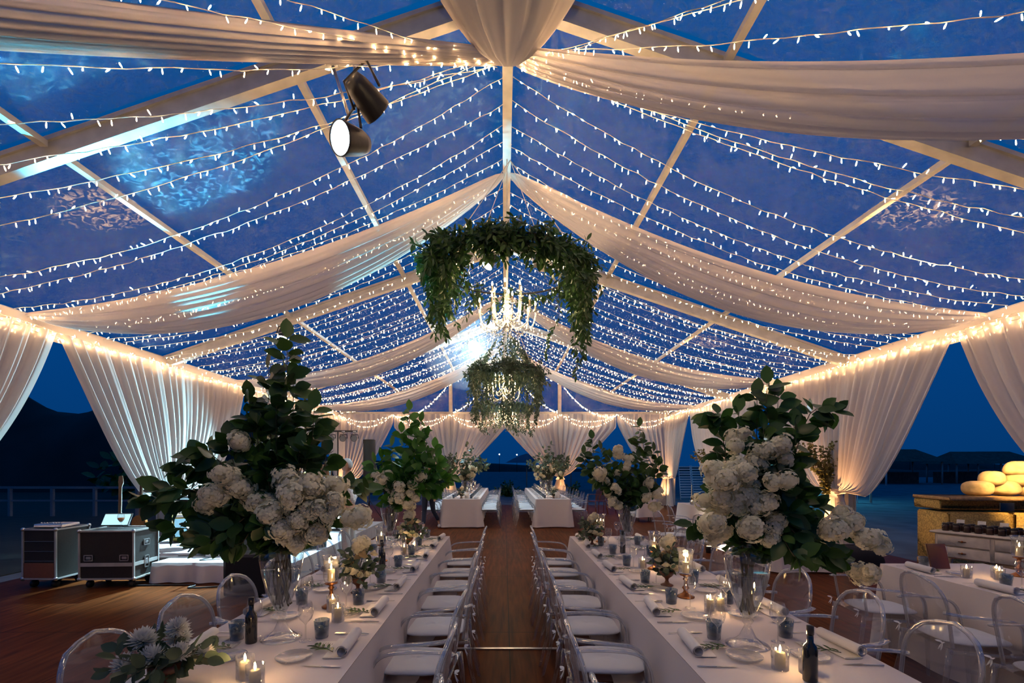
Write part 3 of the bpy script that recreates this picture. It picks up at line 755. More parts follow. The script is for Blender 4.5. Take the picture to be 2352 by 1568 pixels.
def bottle():
    r0 = thing('oil_bottle', 'bottle', 'bottle')
    MB().lathe([(0,0),(.027,0),(.029,.004),(.029,.135),(.024,.152),(.013,.165),(.0125,.20),(0,.20)], 18).build('bottle_glass', M['bottle'], r0)
    MB().lathe([(0,.199),(.0145,.199),(.0145,.235),(0,.236)], 14).build('cap', mat('black_cap', (.02,.018,.016), .3), r0)
    return r0
K['candle'] = Kind(pillar()); K['hurricane'] = Kind(hurricane()); K['bottle'] = Kind(bottle())
z = TZ+.008
cpos = [(-1.05,3.00,'beside the copper candlestick, left table'), (-1.00,2.92,'in front of the copper candlestick, left table'), (-1.12,2.07,'near end of the left table, behind the wine glass'),
        (-1.03,1.98,'at the nearest end of the left table'), (-1.02,4.95,'beside the second hurricane, left table'), (-.97,5.15,'right of the second hurricane, left table'), (-1.00,5.75,'at the far end of the left table'),
        (1.30,3.02,'under the copper hurricane glass, right table, left one'), (1.38,3.05,'under the copper hurricane glass, right table, right one'), (1.24,4.28,'left of the middle candlestick, right table'), (1.36,4.12,'right of the middle candlestick, right table'),
        (1.25,2.17,'behind the dark bottle near the right table end'), (1.35,2.13,'close to the dark bottle near the right table end'), (1.10,5.85,'at the far end of the right table'),
        (3.80,3.95,'left one on the table at the right edge'), (3.98,3.85,'middle one on the table at the right edge'), (4.03,3.92,'right one on the table at the right edge'), (-1.2,4.2,'behind the rose goblet, left table')]
for x, y, l in cpos: K['candle'].put((x, y, z), 0, 'lit candle in a glass, '+l, 'lit candles in glass cups')
for x, y, l in [(-1.09,3.10,'nearest on the left table'), (-1.18,4.60,'behind the rose goblet on the left table'), (1.27,3.35,'nearest on the right table'), (1.30,4.26,'second on the right table'), (4.28,3.98,'on the dim right edge table'), (1.16,5.80,'at the far end of the right table')]:
    K['hurricane'].put((x, y, z), 0, 'copper candlestick with hurricane glass, '+l, 'hurricane candlesticks')
for x, y, l in [(-1.315,2.49,'beside the tall vase on the left table'), (-1.09,4.28,'halfway down the left table'), (-1.13,4.42,'just behind another on the left table'), (1.25,5.05,'near the far end of the right table'), (1.31,2.05,'at the near end of the right table')]:
    K['bottle'].put((x, y, z), 0, 'dark oil bottle, '+l, 'dark oil bottles')
CLIGHT = [(-1.03,2.96,.92,1), (-1.1,2.03,.9,1), (-1.09,3.1,1.04,.8), (-1.0,5.05,.9,1), (1.34,3.03,.9,1.1), (1.27,3.35,1.04,.8), (1.3,4.2,.92,1), (1.3,2.15,.9,1), (3.95,3.9,.92,.8), (1.1,5.8,1,.6), (-1.0,5.75,.9,.6)]
for k, (x, y, zz, s_) in enumerate(CLIGHT): light('candle_glow', 'POINT', (x, y, zz+.03), 1.3*s_, (1,.58,.25), .02)

# far tables: rows of glasses, candles and low flowers
r_ = random.Random(8)
for (tab, nm) in ((FLT, 'far left table'), (FRT, 'far right table')):
    x0, x1, y0, y1 = tab
    for k in range(12):
        y = 13.25+.53*k
        for sgn, sn, e_ in ((-1, 'left side', x0), (1, 'right side', x1)):
            wh = '%s of the %s, %s from the camera' % (sn, nm, ORD[k])
            K['tumbler'].put((e_-sgn*.27, y+.1, z), 0, 'tumbler, '+wh, 'glasses on the far tables')
            K['wine'].put((e_-sgn*.34, y, z), 0, 'wine glass, '+wh, 'glasses on the far tables')
            K['plate'].put((e_-sgn*.14, y+.05, z), 0, 'plate, '+wh, 'plates on the far tables')
        if k % 2 == 0: K['candle'].put(((x0+x1)/2+r_.uniform(-.06,.06), y+.2, z), 0, 'lit candle down the middle of the %s, %s from the camera' % (nm, ORD[k//2]), 'candles on the far tables')
        if k % 4 == 1: K['hurricane'].put(((x0+x1)/2+.08, y, z), 0, 'hurricane candlestick on the %s, %s from the camera' % (nm, ORD[k//4]), 'candlesticks on the far tables')
    MB().rbox((0,0,.09), (.13,.012,.18), .003, rx=-.15).build('table_sign', mat('white_card', (.78,.76,.72), .8), loc=((x0+x1)/2+.14, y0+.2, z))
    tag(bpy.data.objects['table_sign' if nm == 'far left table' else 'table_sign.001'], 'small white card standing on the near end of the '+nm, 'sign')
    light('candle_glow', 'POINT', ((x0+x1)/2, 14.3, 1.1), 4, (1,.6,.28), .05); light('candle_glow', 'POINT', ((x0+x1)/2, 17.5, 1.1), 4, (1,.6,.28), .05)
# ---------------------------------------------------------------- flowers and foliage
def bloom_mesh(R=.055, n=64, seed=0, pet=.025):
    r_ = random.Random(seed); mb = MB()
    for i in range(n):
        zz = 1-2*(i+.5)/n; a = i*2.39996+r_.uniform(-.2,.2); q = math.sqrt(1-zz*zz); nr = Vector((q*math.cos(a), q*math.sin(a), zz)); c = Vector((nr.x, nr.y, nr.z))*R*(r_.uniform(.62,1.30)+.22*math.sin(3*a+seed))
        u = nr.orthogonal().normalized(); u.rotate(Matrix.Rotation(r_.uniform(0,6), 3, nr)); v = nr.cross(u)
        for k in range(4):
            d = (u*math.cos(k*PI/2)+v*math.sin(k*PI/2)); k0 = len(mb.v); s_ = d.cross(nr)
            for (a_, b_, h) in ((0,0,0),(.5,-.42,.12),(.5,.42,.12),(1,-.26,.02),(1,.26,.02)): mb.v.append(tuple(c+d*pet*a_+s_*pet*b_+nr*pet*h))
            mb.f += [(k0,k0+1,k0+2),(k0+1,k0+3,k0+4,k0+2)]
    mb.ball((0,0,0), R*.55, 8, 6); return mb
def mesh_of(mb, name, m):
    o = mb.build(name, m); me = o.data; bpy.data.objects.remove(o); return me
BL = [mesh_of(bloom_mesh(seed=i), 'hydrangea_bloom', M['petal']) for i in range(3)]
BLS = [mesh_of(bloom_mesh(R=.030, n=18, seed=9+i, pet=.022), 'small_bloom', M['petal_white']) for i in range(2)]
def rose_mb(R=.033):
    mb = MB(); r_ = random.Random(4)
    for layer in range(5):
        rr = R*(.25+.19*layer); hh = R*(1.0-.10*layer); n = 3+layer
        for k in range(n):
            a0 = k*2*PI/n+layer*.7
            def f(u, v, rr=rr, hh=hh, a0=a0, n=n): a = a0+(u-.5)*2*PI/n*1.4; q = rr*(.45+.6*v**.7)*(1+.08*math.sin(u*PI)); return (q*math.cos(a), q*math.sin(a), -R*.5+hh*1.25*v**.8*(1-.10*layer*v))
            mb.grid(f, 5, 4)
    return mb
ROSE = [mesh_of(rose_mb(), 'rose_bloom', M['petal']), mesh_of(rose_mb(.036), 'peach_rose_bloom', M['rose'])]
def inst(name, me, parent, loc, rot=(0,0,0), s_=1):
    o = bpy.data.objects.new(name, me); COL.objects.link(o); o.parent = parent; o.location = loc; o.rotation_euler = rot; o.scale = (s_,)*3; return o
def branch(lm, sm, pts, leaf, dens, r_, rad=.004, spread=1.0, tip=True, broad=.68):
    L = sum((Vector(pts[i+1])-Vector(pts[i])).length for i in range(len(pts)-1)); n = max(4, int(L/.07)); P = smooth_path(pts, n)
    sm.tube(P, [rad*(1-.6*i/n) for i in range(n+1)], 4)
    k = int(L*dens)
    for i in range(k):
        t = ((i+r_.random())/k)**.85*n; j = min(int(t), n-1); p = P[j].lerp(P[j+1], t-j); d = (P[j+1]-P[j]).normalized()
        sd = Vector((r_.gauss(0,1), r_.gauss(0,1), r_.gauss(0,.8))); sd = (sd-d*sd.dot(d)).normalized()
        dr = (d*.55+sd*spread+Vector((0,0,-.25))).normalized(); q = r_.uniform(.7,1.15)*leaf
        nr = Vector((r_.gauss(0,.8), r_.gauss(0,.7)-.9, .6+r_.gauss(0,.4)))
        lm.leaf(p+sd*.008, dr, nr, q, q*broad, r_.uniform(.05,.3))
    if tip: lm.leaf(P[-1], (P[-1]-P[-2]), (r_.gauss(0,.5), -.6, .8), leaf, leaf*broad, .15)
def vase_profile(h=.525):
    s_ = h/.525
    return [(r*s_, z_*s_) for r, z_ in [(0,.012),(.030,.010),(.085,.004),(.105,.0),(.106,.003),(.075,.014),(.040,.045),(.022,.085),(.016,.105),(.026,.118),(.030,.128),(.022,.138),(.030,.150),(.050,.19),(.078,.27),(.098,.35),(.109,.42),(.110,.45),(.100,.483),(.078,.503),(.070,.513),(.080,.528)]]
def tall_vase(loc, label):
    r0 = thing('tall_glass_vase', label, 'vase', loc)
    MB().lathe(vase_profile(), 32).build('vase_glass', M['glass'], r0)
    MB().lathe([(0,.152),(.028,.152),(.047,.19),(.075,.27),(.095,.35),(.099,.37),(0,.37)], 28).build('water', mat_clear('vase_water', (.90,.93,.90), .10, .6, .02), r0)
    return r0
def arrangement(loc, label, ups, blooms, leaf=.10, dens=26, seed=0, lmat='leaf', small=(), spread=1.0, sten=True, rad=.004, ex=()):
    r_ = random.Random(seed); r0 = thing('flower_arrangement', label, 'flower arrangement', loc)
    lm, sm = MB(), MB()
    for pts in ups: branch(lm, sm, pts, leaf, dens, r_, rad, spread)
    lm.build('foliage', M[lmat], r0)
    for (pts, lf, dn, mm) in ex:
        l2 = MB(); branch(l2, sm, pts, lf, dn, r_, rad*.7, spread); l2.build('spray', M[mm], r0)
    if sten:
        for k in range(14):
            a = k*2.4; q = .012+.045*r_.random(); b = .02+.03*r_.random()
            sm.tube(smooth_path([(b*math.cos(a+2.6), b*math.sin(a+2.6), .165+.02*r_.random()), (q*math.cos(a+1), q*math.sin(a+1), .34), (.045*math.cos(a), .045*math.sin(a), .53), (.09*math.cos(a), .09*math.sin(a), .66)], 8), .0045, 5)
    sm.build('stems', M['stem'], r0)
    for (x, y, z_, s_) in blooms:
        for q_ in range(2):
            inst('hydrangea', BL[r_.randrange(3)], r0, (x+r_.uniform(-.035,.035)*s_, y+r_.uniform(-.03,.03), z_+r_.uniform(-.03,.03)*s_), (r_.uniform(0,6), r_.uniform(0,6), 0), s_*r_.uniform(.55,.8))
    for (x, y, z_, s_) in small: inst('small_bloom', BLS[r_.randrange(2)], r0, (x, y, z_), (r_.uniform(0,6), 0, 0), s_)
    return r0
def BP(lst, ox, oy, sc_, r_, dep=.12, s0=1.0):
    """offsets given in sixteenths of the arrangement's own measure -> metres"""
    return [((x-ox)*sc_, r_.uniform(-dep, dep*.6)-.13, (oy-y)*sc_, s0*r_.uniform(.85,1.15)) for x, y in lst]
r_ = random.Random(77)
ZB = TZ+.008
# --- big one on the left table
b1 = BP([(560,1105),(598,1112),(578,1090),(527,1150),(560,1140),(700,1112),(728,1128),(752,1118),(786,1132),(815,1150),(846,1172),(835,1195),(800,1176),(760,1160),(705,1152),(668,1178),(640,1192),(652,1216),(690,1212),(722,1196),(722,1236),(745,1214),(618,1150),(685,1138),(735,1150),(775,1150),(700,1240),(640,1165),(590,1030)], 650, 1470, 1/430, r_, .10, 1.02)
u1 = []
for (x, z_, y) in [(0.03,1.60,0),(-.20,1.28,.05),(.19,1.22,-.04),(-.10,1.45,.06),(.10,1.18,.08),(-.25,1.05,-.05),(.13,1.00,-.08),(.0,1.25,-.06),(-.13,1.15,.0),(.05,1.38,.03),(.22,.98,.05),(-.02,.95,-.12),(-.2,.85,-.1),(.08,.85,-.1)]:
    u1.append([(0,0,.45), (x*.35, y*.6, .70), (x*.9, y, (.70+z_)/2+.05), (x, y, z_)])
for (x, z_, y) in [(-.72,.74,0),(-.62,.92,.1),(-.55,.60,-.08),(-.45,.50,.05),(-.60,.80,-.05),(-.4,.7,.12),(-.36,.55,-.15),(-.5,.98,.02),(.40,.80,.15),(.30,.62,-.12),(-.22,.52,-.1),(.0,.62,-.2)]:
    u1.append([(0,0,.45), (x*.3, y*.5, .66), (x*.7, y, z_*.93+.04), (x, y, z_)])
tall_vase((-1.19, 2.56, ZB), 'tall footed glass vase of water, near end of the left table')
arrangement((-1.19, 2.56, ZB), 'huge leafy arrangement with white hydrangeas sprawling over the near left table', u1, b1, .112, 62, 1)
# --- big one on the right table
b2 = BP([(1680,1005),(1668,1035),(1604,1088),(1612,1100),(1692,1078),(1665,1095),(1650,1105),(1655,1080),(1738,1060),(1722,1082),(1758,1048),(1745,1035),(1714,1118),(1735,1100),(1690,1140),(1655,1165),(1632,1180),(1600,1188),(1590,1200),(1668,1212),(1694,1205),(1712,1158),(1742,1200),(1748,1226),(1700,1175),(1628,1212),(1900,1202),(1922,1222),(1942,1248),(1934,1306),(1946,1316),(1880,1190),(1868,1210),(1640,1145),(1675,1150),(1610,1160),(1640,1235)], 1722, 1490, 1/451, r_, .10, .98)
u2 = []
for (x, z_, y) in [(.10,1.34,0),(.18,1.28,.04),(-.02,1.20,.05),(.22,1.12,-.03),(.05,1.10,-.06),(-.10,1.05,.03),(.14,1.02,.08),(.24,.95,.05),(.0,.95,-.1),(.10,.88,-.12),(-.14,.9,0),(.20,.82,-.1),(.26,.75,.02),(.12,.72,-.15),(.28,.62,-.05),(.18,.55,-.14),(.30,.85,.1),(.06,1.28,.02)]:
    u2.append([(0,0,.45), (x*.4, y*.6, .64), (x*.9, y, (.64+z_)/2), (x, y, z_)])
for (x, z_, y) in [(.46,1.20,.02),(-.17,1.18,.05),(.40,.70,.05),(.5,.58,0),(.38,.5,-.08),(.46,.44,0),(-.28,.62,0),(.15,.50,-.2)]:
    u2.append([(0,0,.45), (x*.35, y*.5, .68), (x*.7, y, z_*.95+.03), (x, y, z_)])
tall_vase((1.25, 2.46, ZB), 'tall footed glass vase of stems, near end of the right table')
arrangement((1.25, 2.46, ZB), 'huge dark-leaved arrangement with white hydrangeas on the near right table', u2, b2, .100, 70, 2)
# --- second on each table
b3 = BP([(882,1108),(898,1128),(928,1118),(948,1138),(905,1148),(938,1158),(962,1102),(870,1090),(888,1090),(915,1135),(950,1110),(930,1140)], 893, 1255, 1/200, r_, .12, 1.15)
u3 = [[(0,0,.45), (x*.4, y, .66), (x*.9, y, (.66+z_)/2), (x, y, z_)] for x, z_, y in [(.22,1.55,0),(.35,1.42,.03),(.12,1.30,.05),(.42,1.25,0),(.3,1.1,-.1),(.5,1.12,.05),(.0,1.15,.1),(-.1,1.0,0),(.4,.95,-.1),(.2,.95,-.15),(.55,.9,0),(.62,.82,.1),(.7,.8,0),(-.18,.95,0),(.1,.8,-.15),(.42,.72,-.1),(.5,.62,0),(-.15,.75,-.1),(.55,1.0,-.05),(.3,1.25,-.05)]]
tall_vase((-1.31, 5.50, ZB), 'tall footed glass vase, far end of the near left table')
arrangement((-1.31, 5.50, ZB), 'bright green leafy arrangement with cream hydrangeas, far end of the left table', u3, b3, .135, 38, 3, lmat='leaf_bright')
b4 = BP([(1362,1090),(1384,1118),(1424,1048),(1436,1078),(1402,1130),(1400,1158),(1484,1122),(1502,1140),(1420,1100),(1376,1098),(1412,1172),(1438,1060),(1480,1145),(1392,1140),(1500,1170)], 1440, 1265, 1/204, r_, .12, 1.15)
u4 = [[(0,0,.45), (x*.4, y, .66), (x*.9, y, (.66+z_)/2), (x, y, z_)] for x, z_, y in [(-.40,1.22,0),(-.48,1.05,.05),(-.3,1.1,0),(-.2,1.0,-.05),(.14,1.36,0),(.2,1.2,.05),(.3,1.08,0),(.36,.92,0),(.1,1.0,-.1),(0,.95,0),(-.1,.85,-.12),(.2,.8,-.12),(.28,.65,0),(-.4,.85,0),(.0,.7,-.15),(-.25,.7,-.1),(.12,.55,-.1)]]
tall_vase((1.40, 5.45, ZB), 'tall footed glass vase, far end of the near right table')
arrangement((1.40, 5.45, ZB), 'dark leafy arrangement with cream blooms, far end of the right table', u4, b4, .115, 44, 4)
# --- on the far tables
for x, y, lb, sd in [(-1.12, 13.7, 'slim tall arrangement on the near end of the far left table', 5), (1.28, 13.7, 'tall arrangement on the near end of the far right table', 6), (-1.15, 16.6, 'tall arrangement halfway down the far left table', 7), (1.33, 16.6, 'tall arrangement halfway down the far right table', 8)]:
    q = random.Random(sd); tall_vase((x, y, ZB), 'footed glass vase under the '+lb[:lb.index(' arr')]+' arrangement, '+('left' if x < 0 else 'right')+(' near end' if y < 15 else ' middle'))
    ups = [[(0,0,.45), (q.uniform(-.1,.1), q.uniform(-.1,.1), .7), (a*.8, q.uniform(-.15,.15), (.7+h)/2), (a, q.uniform(-.2,.2), h)] for a, h in [(.05,1.5),(-.25,1.2),(.3,1.15),(-.5,1.0),(.5,1.05),(0,1.2),(-.3,.8),(.35,.8),(.6,.9),(-.1,1.0)]]
    arrangement((x, y, ZB), lb, ups, [(q.uniform(-.3,.3), q.uniform(-.15,.1), q.uniform(.55,.9), 1.2) for _ in range(9)], .13, 18, sd, lmat='leaf_grey')
# --- greenery swags tied to the post curtains
for (x, y, lb, sd, mm) in [(XC+XI-.35, 9.95, 'gold-lit greenery tied on the right post curtain', 11, 'leaf_olive'), (XC+XI-.35, 15.2, 'small gold-lit greenery on the next post curtain', 12, 'leaf_olive'),
                           (-2.3, 20.0, 'greenery tied on the left gable curtain', 13, 'leaf_grey'), (2.38, 20.0, 'greenery tied on the right gable curtain', 14, 'leaf_grey')]:
    q = random.Random(sd); r0 = thing('greenery_swag', lb, 'greenery', (x, y, 1.15)); lm, sm = MB(), MB()
    for a, h in [(-.65,.95),(-.4,1.0),(-.15,.9),(.1,1.0),(.25,.85),(-.5,.75),(.3,.65),(0,.7),(-.2,.6),(.15,.5),(-.75,.85),(-.3,.85),(-.1,.45),(.2,.75),(-.55,1.0),(0,.95),(-.3,.5),(.3,.9)]:
        branch(lm, sm, [(0,0,-.05), (a*.2, q.uniform(-.1,.0), h*.4), (a*.6, q.uniform(-.15,.05), h*.8), (a, q.uniform(-.2,0), h)], .085, 44, q, .004)
    lm.build('foliage', M[mm], r0); sm.build('stems', M['stem'], r0)
# --- low goblet posies
def posy(loc, label, seed, s_=1.0, n=11, peach=True, stemup=None):
    q = random.Random(seed); r0 = thing('goblet_posy', label, 'flower arrangement', loc)
    MB().lathe([(0,0),(.045*s_,0),(.046*s_,.006),(.018*s_,.02),(.011*s_,.04),(.016*s_,.055),(.040*s_,.075),(.055*s_,.10),(.058*s_,.115),(.05*s_,.11),(0,.10)], 18).build('goblet', M['brown'], r0)
    lm, sm = MB(), MB()
    for k in range(22):
        a = q.uniform(0, 6.28); rr = q.uniform(.06,.15)*s_; h = q.uniform(.09,.30)*s_
        branch(lm, sm, [(0,0,.10*s_), (rr*.6*math.cos(a), rr*.6*math.sin(a), h*.8+.02), (rr*math.cos(a), rr*math.sin(a), h)], .055*s_, 34, q, .0025)
    lm.build('foliage', M['leaf_grey'], r0); sm.build('stems', M['stem'], r0)
    for k in range(n):
        a = k*2.4; rr = (.04+.07*((k*.37) % 1))*s_; h = (.13+.14*((k*.61) % 1))*s_; me = ROSE[1] if (peach and k % 3 == 0) else ROSE[0]
        inst('rose', me, r0, (rr*math.cos(a), rr*math.sin(a)-.02, h), (q.uniform(-.3,.9), q.uniform(-.5,.5), q.uniform(0,6)), s_*q.uniform(.8,1.1))
    for k in range(2): inst('hydrangea', BL[k], r0, (.03*k, .03, .30*s_+.02*k), (0,0,0), .75*s_)
    return r0
posy((-1.06, 3.47, ZB), 'low posy of cream roses in a brown goblet, left table', 31, 1.1)
posy((-1.08, 5.35, ZB), 'posy of cream and peach roses near the far end, left table', 32, 1.15)
posy((1.25, 3.68, ZB), 'posy of cream roses in a copper goblet, right table', 33, 1.05)
posy((1.02, 5.55, ZB), 'tall narrow posy at the far end, right table', 34, 1.0)
posy((4.48, 3.62, ZB), 'shadowed posy in a dark goblet, right edge table', 35, 1.5)
for k, (x, y) in enumerate([(-1.2, 13.35), (1.38, 13.35)]): posy((x, y, ZB), 'small posy beside the card on the far %s table' % ['left', 'right'][k], 36+k, .9, 7, False)
# --- mum-like flowers in the near corners
def mum_mb(R=.05):
    mb = MB(); q = random.Random(2)
    for i in range(120):
        a = i*2.39996; e_ = (i/120)**.6*PI*.62; d = Vector((math.sin(e_)*math.cos(a), math.sin(e_)*math.sin(a), math.cos(e_)))
        mb.leaf(d*R*.15, d, Vector((0,0,1))-d*.2+Vector((q.gauss(0,.2),0,0)), R*q.uniform(.85,1.05), R*.24, -.25)
    return mb
MUM = mesh_of(mum_mb(), 'pompon_bloom', M['petal_white'])
def mums(loc, label, heads, seed):
    q = random.Random(seed); r0 = thing('pompon_posy', label, 'flower arrangement', loc); lm, sm = MB(), MB()
    MB().lathe([(0,0),(.05,0),(.05,.006),(.02,.02),(.02,.05),(.06,.09),(.062,.12),(0,.11)], 18).build('goblet', M['brown'], r0)
    for (x, y, h, s_) in heads:
        branch(lm, sm, [(0,0,.1), (x*.5, y*.5, h*.6), (x, y, h)], .06, 40, q, .003, tip=False); inst('pompon', MUM, r0, (x, y, h), (q.uniform(-.3,.5), q.uniform(-.4,.4), 0), s_)
    for k in range(16):
        a = k*2.4; branch(lm, sm, [(0,0,.1), (.08*math.cos(a), .08*math.sin(a), .14), (.17*math.cos(a), .17*math.sin(a), .12+.08*q.random())], .07, 34, q, .003)
    lm.build('foliage', M['leaf_grey'], r0); sm.build('stems', M['stem'], r0)
mums((-1.38, 1.95, ZB), 'blurred white pompon flowers at the near end of the left table', [(-.11,.02,.20,1.05),(.03,.03,.25,.85),(-.03,-.03,.15,1.0),(.07,-.02,.16,.9),(-.12,-.06,.13,.95),(.0,.08,.19,.95),(.13,.05,.14,.7)], 41)
mums((1.90+.36, 1.95, .55), 'pale blurred blooms in the bottom right corner', [(-.05,.0,.22,1.3),(.04,.05,.30,1.1),(.12,-.03,.2,1.0)], 42)
tag(MB().lathe([(0,0),(.14,0),(.14,.01),(.02,.03),(.02,.50),(.13,.53),(.13,.55),(0,.55)], 20).build('pedestal_stand', M['black'], loc=(2.26, 1.95, 0)), 'dark pedestal under the pale blooms, bottom right corner', 'stand')
# --- bridal table flowers and taper candles
q = random.Random(55); r0 = thing('table_garland', 'long white flower garland on the bridal table', 'flower arrangement', (4.72, 9.7, ZB)); lm, sm = MB(), MB()
for k in range(34):
    y = -1.95+3.9*k/33; branch(lm, sm, [(0,y,.02), (q.uniform(-.12,.12), y+.05, .08), (q.uniform(-.25,.25), y+q.uniform(-.1,.1), q.uniform(.03,.22))], .08, 30, q, .003)
    for _ in range(2): inst('hydrangea', BL[k%3], r0, (q.uniform(-.2,.16), y+q.uniform(-.06,.06), q.uniform(.07,.2)), (k,0,0), q.uniform(.8,1.2))
lm.build('foliage', M['leaf_grey'], r0); sm.build('stems', M['stem'], r0)
def taper():
    r0 = thing('taper_candle', 'candle', 'candle'); MB().lathe([(0,0),(.04,0),(.042,.01),(.012,.03),(.010,.12),(.02,.14),(0,.145)], 14).build('candle_foot', M['copper'], r0)
    MB().lathe([(0,.14),(.011,.14),(.009,.45),(0,.455)], 10).build('wax', M['wax'], r0); return r0
tp = Kind(taper())
for k, (x, y) in enumerate([(4.50, 11.5), (4.62, 11.0), (4.58, 10.1), (4.55, 9.4), (4.7, 8.7)]): tp.put((x, y, ZB), 0, 'white taper candle on the bridal table, %s from its far end' % ORD[k], 'taper candles')
for k, (x, y) in enumerate([(4.47, 11.2), (4.50, 10.0), (4.47, 9.0)]): K['candle'].put((x-.08, y, ZB), 0, 'candle glass at the edge of the bridal table, %s from its far end' % ORD[k], 'candles on the bridal table')

# ---------------------------------------------------------------- chandeliers and greenery hoops
def chandelier(loc, label, R=.42, n=8, top=ZR-.12, seed=0, s_=1):
    r0 = thing('chandelier', label, 'chandelier', loc); q = random.Random(seed)
    cr = MATS.get('crystal') or mat_clear('crystal', (.98,.97,.93), .35, .9, .04, .10, (.95,.88,.7))
    MATS['crystal'] = cr
    MB().lathe([(0,-.14),(.03,-.13),(.06,-.09),(.075,-.04),(.05,0),(.02,.03),(.025,.10),(.045,.14),(.02,.19),(.018,.34),(.05,.38),(.015,.42),(0,.45)], 16).build('centre_column', cr, r0)
    MB().tube([(0,0,.44), (0,0,top-loc[2])], .010, 6).build('suspension_rope', M['wire'], r0)
    for tier, (rr, nn, z0, zt) in enumerate([(R, n, -.02, .16), (R*.55, max(5, n-3), .12, .42)]):
        for k in range(nn):
            a = 2*PI*k/nn+tier*.4; c, s = math.cos(a), math.sin(a)
            pts = [(.03*c,.03*s,z0+.02), (rr*.4*c, rr*.4*s, z0-.10), (rr*.85*c, rr*.85*s, z0-.06), (rr*c, rr*s, zt-.07), (rr*c, rr*s, zt)]
            arm = MB().tube(smooth_path(pts, 12), .011, 6).lathe([(0,zt-.01),(.035,zt-.005),(.04,zt+.01),(0,zt+.012)], 10, (rr*c, rr*s, 0)).build('arm', cr, r0)
            MB().tube([(rr*c, rr*s, zt+.01), (rr*c, rr*s, zt+.085)], .011, 8).build('candle_sleeve', M['wax'], arm)
            MB().lathe([(0,zt+.085),(.011,zt+.095),(.014,zt+.115),(.007,zt+.14),(0,zt+.155)], 8, (rr*c, rr*s, 0)).build('lamp_bulb', M['lamp'], arm)
            for h in range(3):
                e_ = MB(); t = .55+.2*h; e_.lathe([(0,-.05),(.012,-.025),(0,0)], 6, (rr*t*c, rr*t*s, z0-.10+.02*h)); e_.build('crystal_drop', cr, arm)
    bd = MB()
    for k in range(10):
        a = 2*PI*k/10
        for i in range(9):
            t = i/8; bd.ball((R*.5*t*math.cos(a)+.0, R*.5*t*math.sin(a), .38-.28*t-.10*math.sin(PI*t)), .011, 5, 4)
    bd.build('bead_strands', cr, r0)['kind'] = 'stuff'
    light('chandelier_glow', 'POINT', (0,0,.25), 75*s_, (1,.68,.36), .22, parent=r0)
    return r0
M['lamp'] = mat_emit('warm_candle_bulb', (1,.72,.38), 26)
chandelier((XC, 7.05, 3.80), 'crystal chandelier with candle bulbs, the nearest and largest one', .42, 9)
chandelier((XC, 1.25, 3.95), 'unseen crystal chandelier over the camera, added for warm light on the flowers', .42, 9, seed=3, s_=1.05)  # out of view, continues the row; added for warm front light
chandelier((XC-.05, 12.8, 3.55), 'crystal chandelier half hidden by greenery, the middle one', .42, 8, seed=1)
chandelier((XC, 18.0, 3.35), 'small-looking crystal chandelier before the gable, the farthest one', .40, 8, seed=2)
def hoop(loc, label, R, strands, seed, leaf=.085, mm='leaf', gap=(), dens=1.0, thick=.16, tilt=0, cone=0):
    q = random.Random(seed); r0 = thing('greenery_hoop', label, 'greenery hoop', loc)
    ring = [(R*math.cos(a/24*2*PI), R*math.sin(a/24*2*PI), tilt*math.sin(a/24*2*PI)) for a in range(25)]
    MB().tube(ring, .015, 6).build('metal_ring', M['black'], r0)
    cb = MB()
    for k in range(4): a = PI/4+k*PI/2; cb.tube([(R*math.cos(a), R*math.sin(a), tilt*math.sin(a)), (0,0,ZR-.10-loc[2])], .006, 4)
    cb.build('suspension_lines', M['wire'], r0)
    lm, sm = MB(), MB()
    for i in range(int(230*dens)):
        a = q.uniform(0, 2*PI); 
        if any(g0 < a < g1 for g0, g1 in gap) and q.random() < .85: continue
        rr = R+q.gauss(0, thick*.5); p = Vector((rr*math.cos(a), rr*math.sin(a), tilt*math.sin(a)+q.gauss(0, thick*.35)))
        d = Vector((-math.sin(a)*q.choice((-1,1)), math.cos(a), 0))*.12
        branch(lm, sm, [p, p+d+Vector((q.gauss(0,.05), q.gauss(0,.05), q.uniform(-.14,.06))), p+d*1.8+Vector((q.gauss(0,.08), q.gauss(0,.08), q.uniform(-.32,.02)))], leaf, 40, q, .003, broad=.42)
    lm.build('foliage', M[mm], r0)
    for k in range(cone):
        a = q.uniform(0, 2*PI); t0 = q.uniform(.1,.9); top = Vector((0,0,1.15)); e_ = Vector((R*math.cos(a), R*math.sin(a), 0)); p = top.lerp(e_, t0)
        l2 = MB(); branch(l2, sm, [p, p+(e_-p)*.4+Vector((0,0,-.12)), p+(e_-p)*.8+Vector((q.gauss(0,.08), q.gauss(0,.08), -.4))], leaf, 34, q, .003, broad=.42); l2.build('cone_strand', M[mm], r0)
    for (a, L, w_, nb) in strands:
        a = math.radians(a)
        for _ in range(nb):
            l2 = MB()
            aa = a+q.gauss(0, w_); p = Vector((R*math.cos(aa), R*math.sin(aa), tilt*math.sin(aa))); LL = L*q.uniform(.6,1.0)
            branch(l2, sm, [p, p+Vector((q.gauss(0,.05), q.gauss(0,.05), -LL*.35)), p+Vector((q.gauss(0,.07), q.gauss(0,.07), -LL*.7)), p+Vector((q.gauss(0,.08), q.gauss(0,.08), -LL))], leaf*.95, 30, q, .003, spread=.8, broad=.42)
            l2.build('trailing_strand', M[mm], r0)
    sm.build('stems', M['stem'], r0); return r0
hoop((XC+.05, 7.1, 4.62), 'large dark greenery hoop hanging around the nearest chandelier', 1.10,
     [(185,1.0,.30,22), (155,.7,.2,8), (0,1.1,.28,24), (15,1.6,.05,3), (330,.6,.2,10), (-20,.9,.1,8), (215,.55,.2,8), (100,.45,.15,2), (75,.4,.1,2), (270,.25,.5,8)], 61, dens=1.9, gap=((.45,2.7),), leaf=.11)
